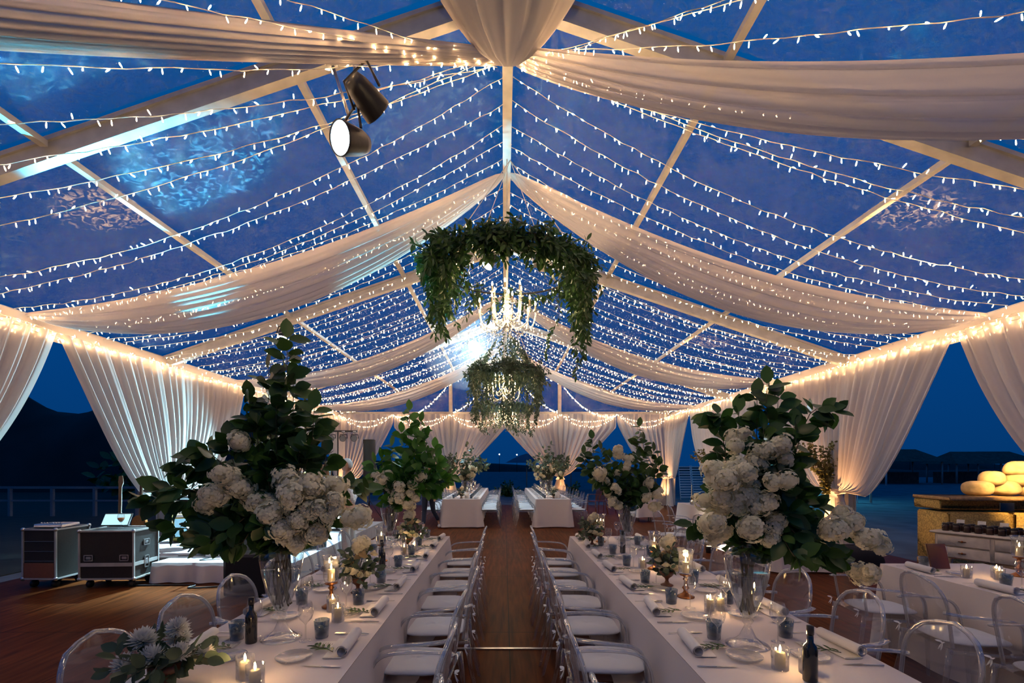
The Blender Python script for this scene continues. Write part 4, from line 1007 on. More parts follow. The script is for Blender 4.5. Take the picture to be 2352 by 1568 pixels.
hoop((XC, 12.9, 4.25), 'grey-green hoop with long trailing strands around the middle chandelier', .92,
     [(k*30, [1.1,1.7,.7,1.45][k % 4], .16, 7) for k in range(12)], 62, .10, 'leaf_grey', dens=.8, cone=34)
hoop((XC, 18.0, 3.9), 'farthest greenery hoop before the gable', .85, [(k*45, 1.1, .2, 4) for k in range(8)], 63, .10, 'leaf_grey', dens=.5)
# ---------------------------------------------------------------- lamps: flood fixtures on the frame, uplights
def par_can(loc, aim, label, lit=True, R=.145, L=.30, hang=None, energy=0, color=(.6,.85,1), spot=40, name='stage_spotlight'):
    r0 = thing(name, label, 'stage light', loc); d = (Vector(aim)-Vector(loc)).normalized(); q = d.to_track_quat('Z', 'Y').to_euler()
    b = MB().lathe([(0,-L*.9),(R*.55,-L*.9),(R*.75,-L*.7),(R*.92,-L*.25),(R,-L*.05),(R,.0),(R*.93,.0),(R*.93,-.02)], 22).build('lamp_body', M['black'], r0); b.rotation_euler = q
    f = MB().disc((0,0,-.012), R*.93, 24); ff = f.build('led_face', M['led'] if lit else M['dark_led'], r0); ff.rotation_euler = q
    cells = MB()
    for rr, n in ((0,1),(R*.36,6),(R*.70,12)):
        for k in range(n):
            a = 2*PI*k/n; cells.lathe([(R*.15,0),(R*.165,.006),(R*.15,.008)], 10, (rr*math.cos(a), rr*math.sin(a), -.008))
    cc = cells.build('lens_rings', M['steel'] if lit else M['black'], r0); cc.rotation_euler = q; cc['kind'] = 'stuff'
    if hang is not None:
        h = Vector(hang)-Vector(loc); s_ = d.cross(h.normalized()).normalized(); c = -d*L*.4; top = c+h.normalized()*min(h.length*.55, .30)
        MB().tube([c+s_*R*1.15, top+s_*R*1.15*.9, top-s_*R*1.15*.9, c-s_*R*1.15], (.014), 6).build('yoke', M['black'], r0)
        MB().tube([top, h], .016, 6).tube([h-Vector((.05,0,.0)), h+Vector((.05,0,0))], .035, 8).build('clamp', M['steel'], r0)
    if energy:
        light('spot_beam', 'SPOT', d*.03, energy, color, .08, spot=spot, blend=.6, parent=r0).rotation_euler = d.to_track_quat('-Z', 'Y').to_euler()
    return r0
zf = lambda x: roof_z(x)-.17
par_can((-1.52, 4.42, 4.72), (-3.2, 2.2, 3.8), 'glowing round stage lamp hung from the near left rafter', True, .15, .34, (-1.66, 4.62, zf(-1.66)), 60, (.6,.85,1), 60)
par_can((-1.20, 4.55, 5.05), (.2, 6.5, 4.0), 'dark stage lamp turned away, hung beside the glowing one', False, .14, .36, (-1.45, 4.62, zf(-1.45)))
par_can((-.95, 14.95, 5.42), (.9, 2.3, .8), 'dazzling blue-white stage lamp shining toward the aisle', True, .17, .34, (-.95, 15.12, zf(-.95)), 1500, (.62,.82,1), 15)
par_can((-.35, 9.75, 5.75), (-3.5, 8, .3), 'black stage lamp on the second rafter above the greenery hoop', True, .12, .34, (-.35, 9.9, zf(-.35)), 700, (.5,.85,1), 40)
MB_ = MB().rbox((0,0,0), (.16,.34,.22), .01).rbox((.14,.05,-.10), (.13,.30,.16), .01); tag(MB_.build('control_box', mat('pale_grey_case', (.55,.56,.58), .5), loc=(XC+.62, 9.72, 5.88)), 'pale grey double box fixed on the second rafter right of the ridge', 'control box')
par_can((-5.0, 11.3, .60), (-6.9, 9.6, 1.7), 'small cyan floor lamp on the stage turned to the left curtain', True, .10, .22, None, 2200, (.35,.8,1), 80)
tag(MB().tube([(-5.0,11.3,.30),(-5.0,11.3,.58)], .02, 8).tube([(-5.15,11.3,.31),(-4.85,11.3,.31)], .02, 6).build('lamp_stand', M['black']), 'short stand under the lamp that lights the left curtain', 'stand')
# thin haze volume added round the dazzling lamp to make its halo
hz, hn, ho = mat_nodes('halo_haze'); vs_ = hn.nodes.new('ShaderNodeVolumeScatter'); vs_.inputs['Density'].default_value = .07; vs_.inputs[0].default_value = (.85,.95,1,1); hn.links.new(vs_.outputs[0], ho.inputs['Volume'])
sm_ = MB().ball((0,0,0), (1.5,1.5,1.1), 24, 16).build('smoke', hz, loc=(-.95, 14.4, 5.05)); tag(sm_, 'thin bluish haze added around the dazzling lamp for its halo', 'smoke', kind='stuff')
light('halo_fill', 'POINT', (-.93, 14.86, 5.36), 520, (.45,.80,1), .05)  # extra point lamp added so the halo glows
# stage wash and the beams that hit the roof film
par_can((-4.55, 9.80, 4.30), (-4.6, 8.5, .3), 'stage wash lamp on the second rafter above the stage', True, .10, .26, (-4.55, 9.92, zf(-4.55)), 7000, (.45,.82,1), 58)
par_can((-5.6, 8.6, .62), (-3.55, 5.5, 5.1), 'small floor lamp on the stage throwing cyan onto the clear roof', True, .10, .22, None, 15000, (.06,.66,1), 17)
par_can((-5.95, 9.3, .62), (-3.5, 3.75, 5.1), 'extra floor lamp added behind it to throw cyan past the near rafter', True, .10, .22, None, 15000, (.06,.66,1), 15)  # second lamp added to split the cyan beam around the rafter
tag(MB().tube([(-5.95,9.3,.30),(-5.95,9.3,.60)], .02, 8).tube([(-6.1,9.3,.31),(-5.8,9.3,.31)], .02, 6).build('lamp_stand', M['black']), 'short stand under the added rear cyan floor lamp', 'stand')
par_can((-3.6, 10.3, .62), (-.95, 6.7, 6.0), 'second small stage floor lamp, aimed at the ridge', True, .10, .22, None, 5000, (.15,.75,1), 24)
tag(MB().tube([(-5.6,8.6,.30),(-5.6,8.6,.60)], .02, 8).tube([(-5.75,8.6,.31),(-5.45,8.6,.31)], .02, 6).build('lamp_stand', M['black']), 'short stand under the cyan floor lamp', 'stand')
tag(MB().tube([(-3.6,10.3,.30),(-3.6,10.3,.60)], .02, 8).tube([(-3.75,10.3,.31),(-3.45,10.3,.31)], .02, 6).build('lamp_stand', M['black']), 'short stand under the ridge-aimed floor lamp', 'stand')
def uplight(x, y, aim, e_, label, col=(1,.50,.20), spot=75, z_=.0, roof=None):
    r0 = thing('floor_uplight', label, 'uplight', (x, y, z_))
    MB().lathe([(0,0),(.055,0),(.06,.01),(.055,.03),(.062,.035),(.07,.13),(.066,.135),(.06,.12),(0,.12)], 16).build('housing', M['black'], r0)
    MB().disc((0,0,.125), .058, 16).build('lens', mat_emit('warm_lens', (1,.66,.34), 10) if 'warm_lens' not in MATS else MATS['warm_lens'], r0)
    if roof: light('roof_patch_beam', 'SPOT', (0,0,.15), 12000, (1,.42,.16), .03, spot=11, blend=.8, parent=r0).rotation_euler = (Vector(roof)-Vector((x,y,z_+.15))).to_track_quat('-Z', 'Y').to_euler()  # extra spot added to throw warm patches on the roof film
    l = light('uplight_beam', 'SPOT', (0,0,.15), e_, col, .04, spot=spot, blend=.8, parent=r0); l.rotation_euler = (Vector(aim)-Vector((x,y,z_+.15))).to_track_quat('-Z', 'Y').to_euler()
for sgn, nm in sides:
    for k, y in enumerate(FR[1:]):
        e_ = [160, 330, 300, 420][k]*(1.0 if sgn > 0 else .75)
        uplight(XC+sgn*(HW-.75), y-(.5 if k == 3 else 0), (XC+sgn*(HW-.1), y, 2.6), e_, 'small black uplight at the foot of the %s post, %s from the camera' % (nm, ORD[k]), roof=(XC+sgn*4.85, y+[1.05,1.7,1.4,0][k], 4.7) if k < 3 else None)
for sgn, nm in ((-1,'left'),(1,'right')): uplight(XC+sgn*2.32, GY-.75, (XC+sgn*2.32, GY, 2.4), 260, 'small black uplight at the foot of the %s gable post' % nm)
uplight(3.98, 9.3, (4.6, 9.4, .6), 200, 'uplight on the floor brightening the bridal table skirt', (1,.86,.62), 150)

# ---------------------------------------------------------------- stage and its gear
sk = MB().box((-4.08, 9.5, .145), (2.06, 5.1, .28)).box((-5.97, 9.7, .145), (1.72, 4.7, .28))
tag(sk.build('stage', mat('grey_stage_carpet', (.42,.42,.44), .85, noise=(8,.1,.05)), smooth=False), 'low grey-white stage for the band on the left', 'stage')
def skirt(u, v): return (-5.1+2.06*u, 6.93-.03*math.sin(u*40)*v-.04*v-.02*math.sin(u*17+1)*v, .285-.275*v)
tag(MB().grid(skirt, 90, 8).build('stage_skirt', M['linen']), 'pale cloth skirt along the stage front', 'stage skirt')
cb_ = mat('black_laminate', (.018,.014,.012), .65, noise=(40,.2,.02))
def flight_case(loc, W, D, H, label, rz=0, lid=.62, rack=False):
    r0 = thing('flight_case', label, 'flight case', loc, rz); z0 = .13
    MB().box((0,0,z0+H/2), (W-.01, D-.01, H-.01)).build('panels', cb_, r0, smooth=False)
    e = MB()
    for sx in (-1,1):
        for sy in (-1,1): e.box((sx*W/2, sy*D/2, z0+H/2), (.022,.022,H))
        for sz in (0,1): e.box((sx*W/2, 0, z0+sz*H), (.022, D, .022))
    for sy in (-1,1):
        for sz in (0,1): e.box((0, sy*D/2, z0+sz*H), (W, .022, .022))
    e.build('edge_extrusion', M['alu'], r0, smooth=False)
    cn = MB()
    for sx in (-1,1):
        for sy in (-1,1):
            for sz in (0,1): cn.ball((sx*W/2, sy*D/2, z0+sz*H), .028, 8, 6)
    cn.build('ball_corners', M['steel'], r0)
    if not rack:
        b = MB().box((0,-D/2-.004,z0+H*.30), (W-.02,.008,.05)).box((W/2+.004,0,z0+H*.30), (.008,D-.02,.05)); b.build('lid_band', M['alu'], r0, smooth=False)
        for (p, dn) in (((-W*.33,-D/2-.006,z0+H*.44), 0), ((W*.33,-D/2-.006,z0+H*.44), 0), ((W/2+.006,0,z0+H*.30), 1), ((W/2+.006,0,z0+H*.72), 1)):
            m_ = MB(); a, bq = (.11,.075) if p[2] != z0+H*.30 else (.08,.16)
            for s_ in (-1,1):
                if dn: m_.box((p[0], p[1]+s_*a/2, p[2]), (.012,.012,bq)).box((p[0], p[1], p[2]+s_*bq/2), (.012,a,.012))
                else: m_.box((p[0]+s_*a/2, p[1], p[2]), (.012,.012,bq)).box((p[0], p[1], p[2]+s_*bq/2), (a,.012,.012))
            m_.rbox(p, (.008,a*.6,bq*.5) if dn else (a*.6,.008,bq*.5), .002); m_.build('recessed_latch', M['steel'], r0, smooth=False)
    else:
        m_ = MB()
        for k in range(3): m_.box((0,-D/2-.004,z0+H*(.36+.2*k)), (W-.05,.006,.006))
        m_.build('rack_rails', M['steel'], r0, smooth=False)
        MB().box((0,-D/2-.008,z0+H*.17), (W-.04,.008,H*.30)).build('lower_panel', mat('rust_brown_panel', (.20,.075,.04), .5), r0, smooth=False)
    for sx in (-1,1):
        for sy in (-1,1):
            wv = MB().tube([(sx*(W/2-.08)-.02, sy*(D/2-.08), .05), (sx*(W/2-.08)+.02, sy*(D/2-.08), .05)], .05, 14).box((sx*(W/2-.08), sy*(D/2-.08), .115), (.06,.07,.03)); wv.build('castor', M['black'], r0)
    return r0
flight_case((-5.50, 6.86, 0), .72, .50, .66, 'black flight case with metal edges and latches in front of the stage', .05)
flight_case((-6.42, 6.88, 0), .46, .52, .68, 'open-fronted rack case with a rusty lower panel, left of the latched case', -.02, rack=True)
mb = MB().rbox((0,0,.03), (.40,.30,.05), .01)
for k in range(8): mb.lathe([(0,.055),(.012,.055),(.010,.075),(0,.076)], 8, (-.15+.04*k, -.08, 0))
tag(mb.build('audio_mixer', M['steel'], loc=(-6.42, 6.88, .815)), 'small mixer with knobs on top of the rack case', 'mixer')
r0 = thing('tablet_screen', 'glowing pale blue tablet propped on the latched flight case', 'tablet', (-5.66, 7.0, .815)); r0.rotation_euler = (0,0,.1)
MB().rbox((0,0,.09), (.38,.02,.20), .005, rx=-.55).build('frame', M['black'], r0)
MB().box((0,-.012,.094), (.35,.003,.17), rx=-.55).build('screen', mat_emit('screen_glow', (.45,.78,.9), 1.1), r0, smooth=False)
r0 = thing('cocktail_glass', 'orange cocktail in a stemmed glass on the flight case', 'glass', (-5.40, 6.75, .815))
MB().lathe([(.035,.002),(.005,.006),(.004,.07),(.02,.09),(.042,.125),(.045,.16),(.036,.20)], 18).build('glass_bowl_and_stem', M['glass'], r0)
MB().lathe([(0,.086),(.018,.092),(.038,.125),(.040,.145),(0,.145)], 14).build('drink', mat('orange_drink', (.75,.25,.05), .2), r0)
# guitars on stands
def guitar(loc, rz, bodym, label, tilt=.12):
    r0 = thing('electric_guitar', label, 'guitar', loc, rz)
    def bd(u, v):
        a = u*2*PI; rr = .165+.035*math.cos(2*a)-.018*math.cos(3*a); t = v*2-1
        return (rr*1.02*math.cos(a+PI/2)*(1 if abs(t) < .99 else .97), .022*t-.05, .36+rr*1.25*math.sin(a+PI/2))
    b = MB().grid(bd, 36, 4)
    for t in (-1,1):
        k0 = len(b.v); b.v += [bd(i/36, (t+1)/2) for i in range(36)]; b.f.append(tuple(range(k0, k0+36)))
    b.build('guitar_body', bodym, r0)
    MB().box((0,-.04,.80), (.045,.02,.52)).build('neck', mat('maple_neck', (.12,.06,.03), .4), r0, smooth=False)
    h = MB().add([(-.022,-.05,1.05),(.022,-.05,1.05),(.045,-.05,1.12),(.03,-.05,1.24),(-.02,-.05,1.23),(-.03,-.05,1.12),(-.022,-.03,1.05),(.022,-.03,1.05),(.045,-.03,1.12),(.03,-.03,1.24),(-.02,-.03,1.23),(-.03,-.03,1.12)], [(0,1,2,3,4,5),(11,10,9,8,7,6)]+[(i,(i+1)%6,6+(i+1)%6,6+i) for i in range(6)])
    h.build('headstock', mat('maple_neck', (.12,.06,.03), .4), r0, smooth=False)
    MB().tube([(-.2,-.22,.01),(0,.02,.30),(.2,-.22,.01)], .012, 6).tube([(0,.02,.55),(0,.22,.01)], .012, 6).tube([(0,.02,.29),(0,.02,.62)], .012, 6).build('guitar_stand', M['black'], r0)
    r0.rotation_euler = (-tilt*.3, 0, rz); return r0
guitar((-6.45, 8.05, .285), .3, mat('black_lacquer', (.015,.015,.018), .15), 'dark guitar on a stand behind the flight cases, left one')
guitar((-6.02, 7.95, .285), -.2, mat('sunburst_lacquer', (.28,.10,.03), .15), 'guitar with a pale headstock behind the flight cases, right one')
r0 = thing('guitar_amplifier', 'tweed yellow guitar amplifier tilted back on the stage', 'amplifier', (-5.83, 8.85, .31), -.75+PI/2-.4); 
a_ = MB().rbox((0,0,.24), (.54,.30,.46), .02, rx=.0).build('cabinet', mat('yellow_tweed', (.62,.50,.14), .7, noise=(120,.2,.05)), r0)
MB().box((0,-.156,.215), (.42,.01,.33)).build('grille_cloth', mat('blue_grey_grille', (.20,.30,.34), .8, noise=(150,.2,.05)), r0, smooth=False)
MB().box((0,-.156,.43), (.46,.008,.045)).build('control_panel', M['steel'], r0, smooth=False); MB().tube([(-.08,0,.47),(0,0,.51),(.08,0,.47)], .010, 6).build('carry_handle', mat('brown_leather', (.14,.06,.03), .5), r0)
r0.rotation_euler = (-.30, 0, r0.rotation_euler[2])
# keyboard on a braced stand, cymbals, drums, microphone stands
r0 = thing('stage_keyboard', 'keyboard on a folding stand behind the arrangement leaves', 'keyboard', (-4.75, 8.0, .285))
MB().rbox((0,0,.86), (1.15,.30,.08), .01).build('keyboard_body', M['black'], r0); kb = MB()
for k in range(42): kb.box((-.52+.025*k, -.07, .905), (.022,.13,.012))
kb.build('white_keys', mat('key_white', (.8,.8,.8), .3), r0, smooth=False)
for s_ in (-1,1): MB().tube([(s_*.40,-.2,.0),(-s_*.10,.1,.82)], .016, 6).tube([(s_*.40,.2,.0),(-s_*.10,-.1,.82)], .016, 6).build('stand_leg', M['black'], r0)
def tripod(loc, h, label, top='cymbal', rz=0, tilt=.15):
    r0 = thing(top+'_stand', label, 'stand', loc, rz)
    MB().tube([(0,0,.18),(0,0,h)], .012, 8).lathe([(.018,.42),(.026,.44),(.018,.47)], 8).lathe([(.018,h*.7),(.024,h*.7+.02),(.018,h*.7+.04)], 8).build('pole', M['steel'], r0)
    for k in range(3):
        a = 2*PI*k/3+.5; MB().tube([(0,0,.46),(.30*math.cos(a),.30*math.sin(a),.015)], .011, 6).tube([(0,0,.2),(.17*math.cos(a),.17*math.sin(a),.21)], .006, 5).ball((.30*math.cos(a),.30*math.sin(a),.018), .018, 8, 5).build('leg', M['steel'], r0)
    if top == 'cymbal':
        c_ = MB().lathe([(.21,-.012),(.10,.008),(.05,.014),(.04,.03),(.0,.036)], 28).build('cymbal', mat('bronze_cymbal', (.55,.48,.25), .25, .9), r0); c_.location = (0,0,h); c_.rotation_euler = (tilt, .08, 0)
    else:
        MB().tube([(0,0,h),(.32,-.1,h+.16)], .009, 6).tube([(.32,-.1,h+.16),(.40,-.12,h+.19)], [.014,.022], 8).build('boom_and_microphone', M['black'], r0)
    return r0
tripod((-5.30, 8.5, .285), 1.17, 'bronze cymbal on a tripod behind the left arrangement'); tripod((-4.0, 9.6, .285), 1.05, 'second cymbal on a tripod deeper on the stage', tilt=-.1)
tripod((-4.50, 7.45, .285), 1.0, 'tripod microphone stand at the stage front', 'microphone', 1.0); tripod((-3.35, 9.2, .285), 1.1, 'microphone stand near the white-shirted man', 'microphone', 2.2)
def drum(loc, R, H, label, ax=0, col=(.10,.02,.02)):
    r0 = thing('drum', label, 'drum', loc); s_ = MB().lathe([(0,0),(R,0),(R,H),(0,H)], 26); o1 = s_.build('shell', mat('wine_drum_shell', col, .2, coat=.5), r0)
    o2 = MB().lathe([(R+.012,-.005),(R+.014,.02),(R+.004,.025)], 26).lathe([(R+.004,H-.025),(R+.014,H-.02),(R+.012,H+.006)], 26).build('chrome_hoops', M['steel'], r0)
    o3 = MB().disc((0,0,H+.002), R, 26).build('drum_head', mat('drum_skin', (.7,.7,.68), .5), r0)
    lg = MB()
    for k in range(3):
        a = 2*PI*k/3; lg.tube([(R*math.cos(a),R*math.sin(a),H*.4),(R*1.25*math.cos(a),R*1.25*math.sin(a),-loc[2]+.29)], .008, 5)
    lg.build('drum_legs', M['steel'], r0); return r0
drum((-4.45, 9.3, .75), .16, .20, 'small snare drum on the stage'); drum((-4.05, 10.2, .55), .21, .36, 'floor tom on the stage behind the snare'); drum((-4.85, 10.1, .85), .15, .24, 'rack tom on the stage')
q = random.Random(9)
for k in range(6):
    x0, y0 = q.uniform(-5,-3.4), q.uniform(7.3,9.5); pts = [(x0,y0,.292)]
    for _ in range(6): pts.append((pts[-1][0]+q.uniform(-.45,.45), pts[-1][1]+q.uniform(-.3,.3), .293))
    pts = [(min(-3.15, max(-5.05, p[0])), max(7.05, p[1]), p[2]) for p in pts]
    tag(MB().tube(smooth_path(pts, 40), .006, 5).build('audio_cable', M['black'], loc=(0,0,.002*k)), 'black cable winding over the stage carpet, %s of six' % ORD[k], 'cable', 'cables on the stage')
tag(MB().tube(smooth_path([(-5.2,6.72,.012),(-4.4,6.76,.012),(-4.35,6.60,.012),(-4.0,6.66,.012),(-3.6,6.84,.012)], 40), .010, 6).build('floor_cable', M['black']), 'thick black cable on the floor along the stage skirt', 'cable')
for k, (x, y, rz_) in enumerate([(-3.42, 8.25, -.5), (-4.35, 9.9, .2)]):
    r0 = thing('monitor_wedge', ['blue-lit wedge monitor near the white-shirted man', 'black wedge monitor deeper on the stage'][k], 'monitor speaker', (x, y, .285), rz_)
    pr = [(-.22,0),(.22,0),(.22,.14),(-.02,.34),(-.22,.34)]; mb = MB(); vs = [(s_*.26, a, b) for s_ in (-1,1) for a, b in [(p[0], p[1]) for p in pr]]
    mb.add([(s_*.26, -a, b) for s_ in (-1,1) for a, b in pr], [(0,1,2,3,4),(9,8,7,6,5)]+[(i,(i+1)%5,5+(i+1)%5,5+i) for i in range(5)]); mb.build('wedge_cabinet', mat('blue_black_vinyl', (.03,.05,.06), .5), r0, smooth=False)
    n_v = Vector((0,-.20,.24)).normalized(); MB().tube([Vector((-.1,-.105,.245)), Vector((-.1,-.105,.245))+n_v*.012], .085, 18).tube([Vector((.13,-.105,.245)), Vector((.13,-.105,.245))+n_v*.012], .06, 16).build('speaker_cones', M['black'], r0)
r0 = thing('bass_speaker', 'big black bass speaker box behind the near left table', 'speaker', (-3.30, 6.42, 0))
MB().rbox((0,0,.29), (.62,.55,.54), .012).build('cabinet', M['black'], r0); MB().box((0,-.28,.29), (.54,.006,.46)).build('front_grille', M['blackcloth'], r0, smooth=False)
for sx in (-1,1): MB().box((sx*.2,0,.01), (.06,.4,.02)).build('rubber_foot', M['black'], r0)
r0 = thing('monitor_wedge', 'slanted black speaker behind the bass box', 'monitor speaker', (-3.45, 6.55, .565)); MB().add([(-.2,-.1,0),(.2,-.1,0),(.2,.15,0),(-.2,.15,0),(-.2,.15,.24),(.2,.15,.24)], [(0,1,2,3),(0,1,5,4),(0,4,3),(1,2,5),(3,4,5,2)]).build('wedge_cabinet', M['black'], r0, smooth=False)
for k, x in enumerate([-3.14, -3.06]): tag(MB().lathe([(0,0),(.03,0),(.032,.005),(.032,.12),(.012,.16),(.011,.20),(0,.20)], 14).build('water_bottle', M['smoke'], loc=(x, 6.3+.08*k, .565)), 'bottle on the bass speaker, %s one' % ['left','right'][k], 'bottle')
# light bar and speaker column at the back
r0 = thing('light_stand', 'black T-shaped stand carrying four small round lamps', 'lighting stand', (-5.38, 15.5, 0))
MB().tube([(0,0,.1),(0,0,2.80)], .022, 8).build('pole', M['black'], r0); MB().box((0,0,2.80), (1.24,.05,.05)).build('crossbar', M['black'], r0, smooth=False)
for k in range(3): a = 2*PI*k/3; MB().tube([(0,0,.7),(.5*math.cos(a),.5*math.sin(a),.015)], .014, 6).build('leg', M['black'], r0)
for k, x in enumerate([-.55, -.20, .18, .54]): par_can((-5.38+x, 15.42, 2.56), (-5.38+x+(.9 if k == 0 else .1), 12, 2.2), 'small round lamp on the T-shaped stand, %s from the left' % ORD[k], False, .105, .17, (-5.38+x, 15.5, 2.78))
for k, (x, y, h) in enumerate([(-4.28, 15.2, 1.35)]):
    r0 = thing('loudspeaker', 'tall black rounded loudspeaker on a pole in front of the gold curtain', 'speaker', (x, y, 0)); MB().tube([(0,0,.02),(0,0,h)], .018, 8).build('pole', M['black'], r0)
    def col_(u, v): a = u*2*PI; return (.18*math.copysign(abs(math.cos(a))**.6, math.cos(a)), .17*math.copysign(abs(math.sin(a))**.6, math.sin(a)), h+1.16*v)
    c_ = MB().grid(col_, 28, 4); c_.disc((0,0,h+1.16), .17, 20).disc((0,0,h), .17, 20); c_.build('cabinet', M['black'], r0); MB().box((-.14,-.13,h+.58), (.015,.02,.9)).build('white_trim', mat('white_trim', (.7,.7,.7), .4), r0, smooth=False)
    for j in range(3): a = 2*PI*j/3; MB().tube([(0,0,.6),(.4*math.cos(a),.4*math.sin(a),.012)], .012, 6).build('leg', M['black'], r0)
r0 = thing('wooden_cabinet', 'small brown wooden speaker box behind the man', 'speaker', (-4.62, 12.3, 1.43)); MB().rbox((0,0,.14), (.30,.26,.30), .008).build('cabinet', mat('walnut', (.22,.10,.04), .5), r0); MB().box((0,-.132,.14), (.25,.006,.25)).build('grille', mat('brown_grille', (.12,.06,.03), .8), r0, smooth=False)
tag(MB().tube([(0,0,0),(0,0,1.43)], .018, 8).lathe([(0,0),(.22,0),(.22,.015),(0,.02)], 18).build('speaker_stand', M['black'], loc=(-4.62,12.3,0)), 'pole stand under the brown speaker box', 'stand')

# ---------------------------------------------------------------- people
def skin_mesh(name, chains, m, parent, sub=2):
    vs, es, rs, ix = [], [], [], {}
    for ch in chains:
        prev = None
        for (p, r_) in ch:
            key = tuple(round(c, 4) for c in p)
            if key not in ix: ix[key] = len(vs); vs.append(p); rs.append(r_)
            i = ix[key]
            if prev is not None and prev != i: es.append((prev, i))
            prev = i
    me = bpy.data.meshes.new(name); me.from_pydata(vs, es, []); me.update(); me.materials.append(m)
    o = bpy.data.objects.new(name, me); COL.objects.link(o); o.parent = parent
    md = o.modifiers.new('skin', 'SKIN'); md.use_smooth_shade = True
    for i, r_ in enumerate(rs):
        sv = me.skin_vertices[0].data[i]; sv.radius = r_ if isinstance(r_, tuple) else (r_, r_); sv.use_root = (i == 0)
    s_ = o.modifiers.new('sub', 'SUBSURF'); s_.levels = sub; s_.render_levels = sub
    return o
skin_m = mat('skin_tone', (.52,.30,.20), .55)
def hand_chains(w, d, side):
    """short finger chains rooted in the palm; w wrist, d direction, side = palm width axis"""
    w, d, s_ = Vector(w), Vector(d).normalized(), Vector(side).normalized(); palm = w+d*.05; out = [[(tuple(w), (.024,.018)), (tuple(palm), (.030,.016))]]
    for k, L in enumerate((.068,.078,.072,.055)):
        b = palm+s_*(.026-.017*k)+d*.02; out.append([(tuple(palm), (.030,.016)), (tuple(b), .0095), (tuple(b+d*L*.5-Vector((0,0,.008))), .0085), (tuple(b+d*L-Vector((0,0,.022))), .0075)])
    t = w+s_*.025+d*.02; out.append([(tuple(w), (.024,.018)), (tuple(t), .011), (tuple(t+s_*.02+d*.035), .009)]); return out
def head(parent, c, yaw, hairm, hair, hr=.105):
    r0 = bpy.data.objects.new('head', None); 
    q = Matrix.Rotation(yaw, 4, 'Z')
    def f(u, v):
        a = u*2*PI; p = v*PI; x = .076*math.sin(p)*math.cos(a); y = -.095*math.sin(p)*math.sin(a); z = .118*math.cos(p)
        if y < 0:
            y *= 1.0-.06*max(0, z/.1); y -= .022*math.exp(-((x/.014)**2+((z+.008)/.026)**2))     # nose
            y += .012*(math.exp(-(((x-.032)/.017)**2+((z-.016)/.014)**2))+math.exp(-(((x+.032)/.017)**2+((z-.016)/.014)**2)))  # eye sockets
            y -= .008*math.exp(-((x/.026)**2+((z+.050)/.010)**2)); y -= .010*math.exp(-((x/.03)**2+((z+.085)/.02)**2))
        x *= 1-.22*max(0, -z/.118)**1.5
        return tuple(Vector(c)+q.to_3x3() @ Vector((x, y, z)))
    h = MB().grid(f, 36, 26)
    for s_ in (-1,1):
        p = Vector(c)+q.to_3x3() @ Vector((s_*.078, .008, .002)); h.ball(tuple(p), (.010,.018,.030), 8, 6)
    h.build('head', skin_m, parent)
    e = MB()
    for s_ in (-1,1): e.ball(tuple(Vector(c)+q.to_3x3() @ Vector((s_*.032,-.080,.016))), .011, 8, 6)
    e.build('eyes', mat('eye_dark', (.05,.04,.03), .2), parent)
    def g(u, v):
        a = u*2*PI; p = v*PI*hair[0]; back = (1+math.sin(-a))/2
        if math.sin(a) > -.45: p = min(p, PI*.37)
        x = .086*math.sin(p)*math.cos(a); y = -.104*math.sin(p)*math.sin(a)+.006; z = .130*math.cos(p)-hair[1]*max(0, v-.7)*(math.sin(a) < .1)
        return tuple(Vector(c)+q.to_3x3() @ Vector((x, y, z)))
    MB().grid(g, 30, 14).build('hair', hairm, parent)
# man in a white shirt, turned to the left with an arm stretched out
r0 = thing('person', 'grey-haired person in a white patterned shirt and pale trousers, arm stretched out', 'person', (-2.80, 8.6, 0))
L_ = lambda *c: tuple(c)
pel = (0,0,.95); ch_ = (0,0,1.36); nk = (0,0,1.50)
body = [[(pel,(.13,.10)), ((0,0,1.15),(.125,.09)), (ch_,(.15,.10)), ((0,0,1.47),(.06,.055)), ((-.01,0,1.60),(.052,.05))],
        [(ch_,(.15,.10)), ((-.10,-.17,1.43),.055), ((-.33,-.22,1.45),.042), ((-.55,-.20,1.54),.030)],
        [(ch_,(.15,.10)), ((.04,.19,1.42),.055), ((.06,.26,1.15),.042), ((-.08,.22,.95),.030)],
        [(pel,(.13,.10)), ((0,-.09,.88),.085), ((-.02,-.10,.48),.055), ((0,-.11,.09),.038), ((-.16,-.11,.035),(.035,.025))],
        [(pel,(.13,.10)), ((0,.09,.88),.085), ((.02,.10,.48),.055), ((.05,.11,.09),.038), ((-.11,.11,.035),(.035,.025))]]
body += hand_chains((-.55,-.20,1.54), (-1,0,.15), (0,0,1)) + hand_chains((-.08,.22,.95), (-.8,0,-.5), (0,1,0))
skin_mesh('body', body, skin_m, r0)
shirt = mat('white_patterned_shirt', (.74,.78,.82), .8, noise=(30,.35,.0))
skin_mesh('shirt', [[(pel,(.16,.125)), ((0,0,1.15),(.15,.115)), (ch_,(.175,.125)), ((0,0,1.49),(.07,.065))], [(ch_,(.175,.125)), ((-.10,-.17,1.43),.072), ((-.33,-.22,1.45),.058), ((-.50,-.205,1.52),.046)], [(ch_,(.175,.125)), ((.04,.19,1.42),.072), ((.06,.26,1.15),.056), ((-.04,.23,1.0),.044)]], shirt, r0)
skin_mesh('trousers', [[((0,0,1.0),(.15,.12)), ((0,-.09,.86),.105), ((-.02,-.10,.48),.080), ((0,-.11,.07),.070)], [((0,0,1.0),(.15,.12)), ((0,.09,.86),.105), ((.02,.10,.48),.080), ((.05,.11,.07),.070)]], mat('pale_trousers', (.50,.50,.50), .8), r0)
MB().ball((-.07,-.11,.045), (.14,.05,.045), 10, 6).ball((-.02,.11,.045), (.14,.05,.045), 10, 6).build('shoes', M['black'], r0)
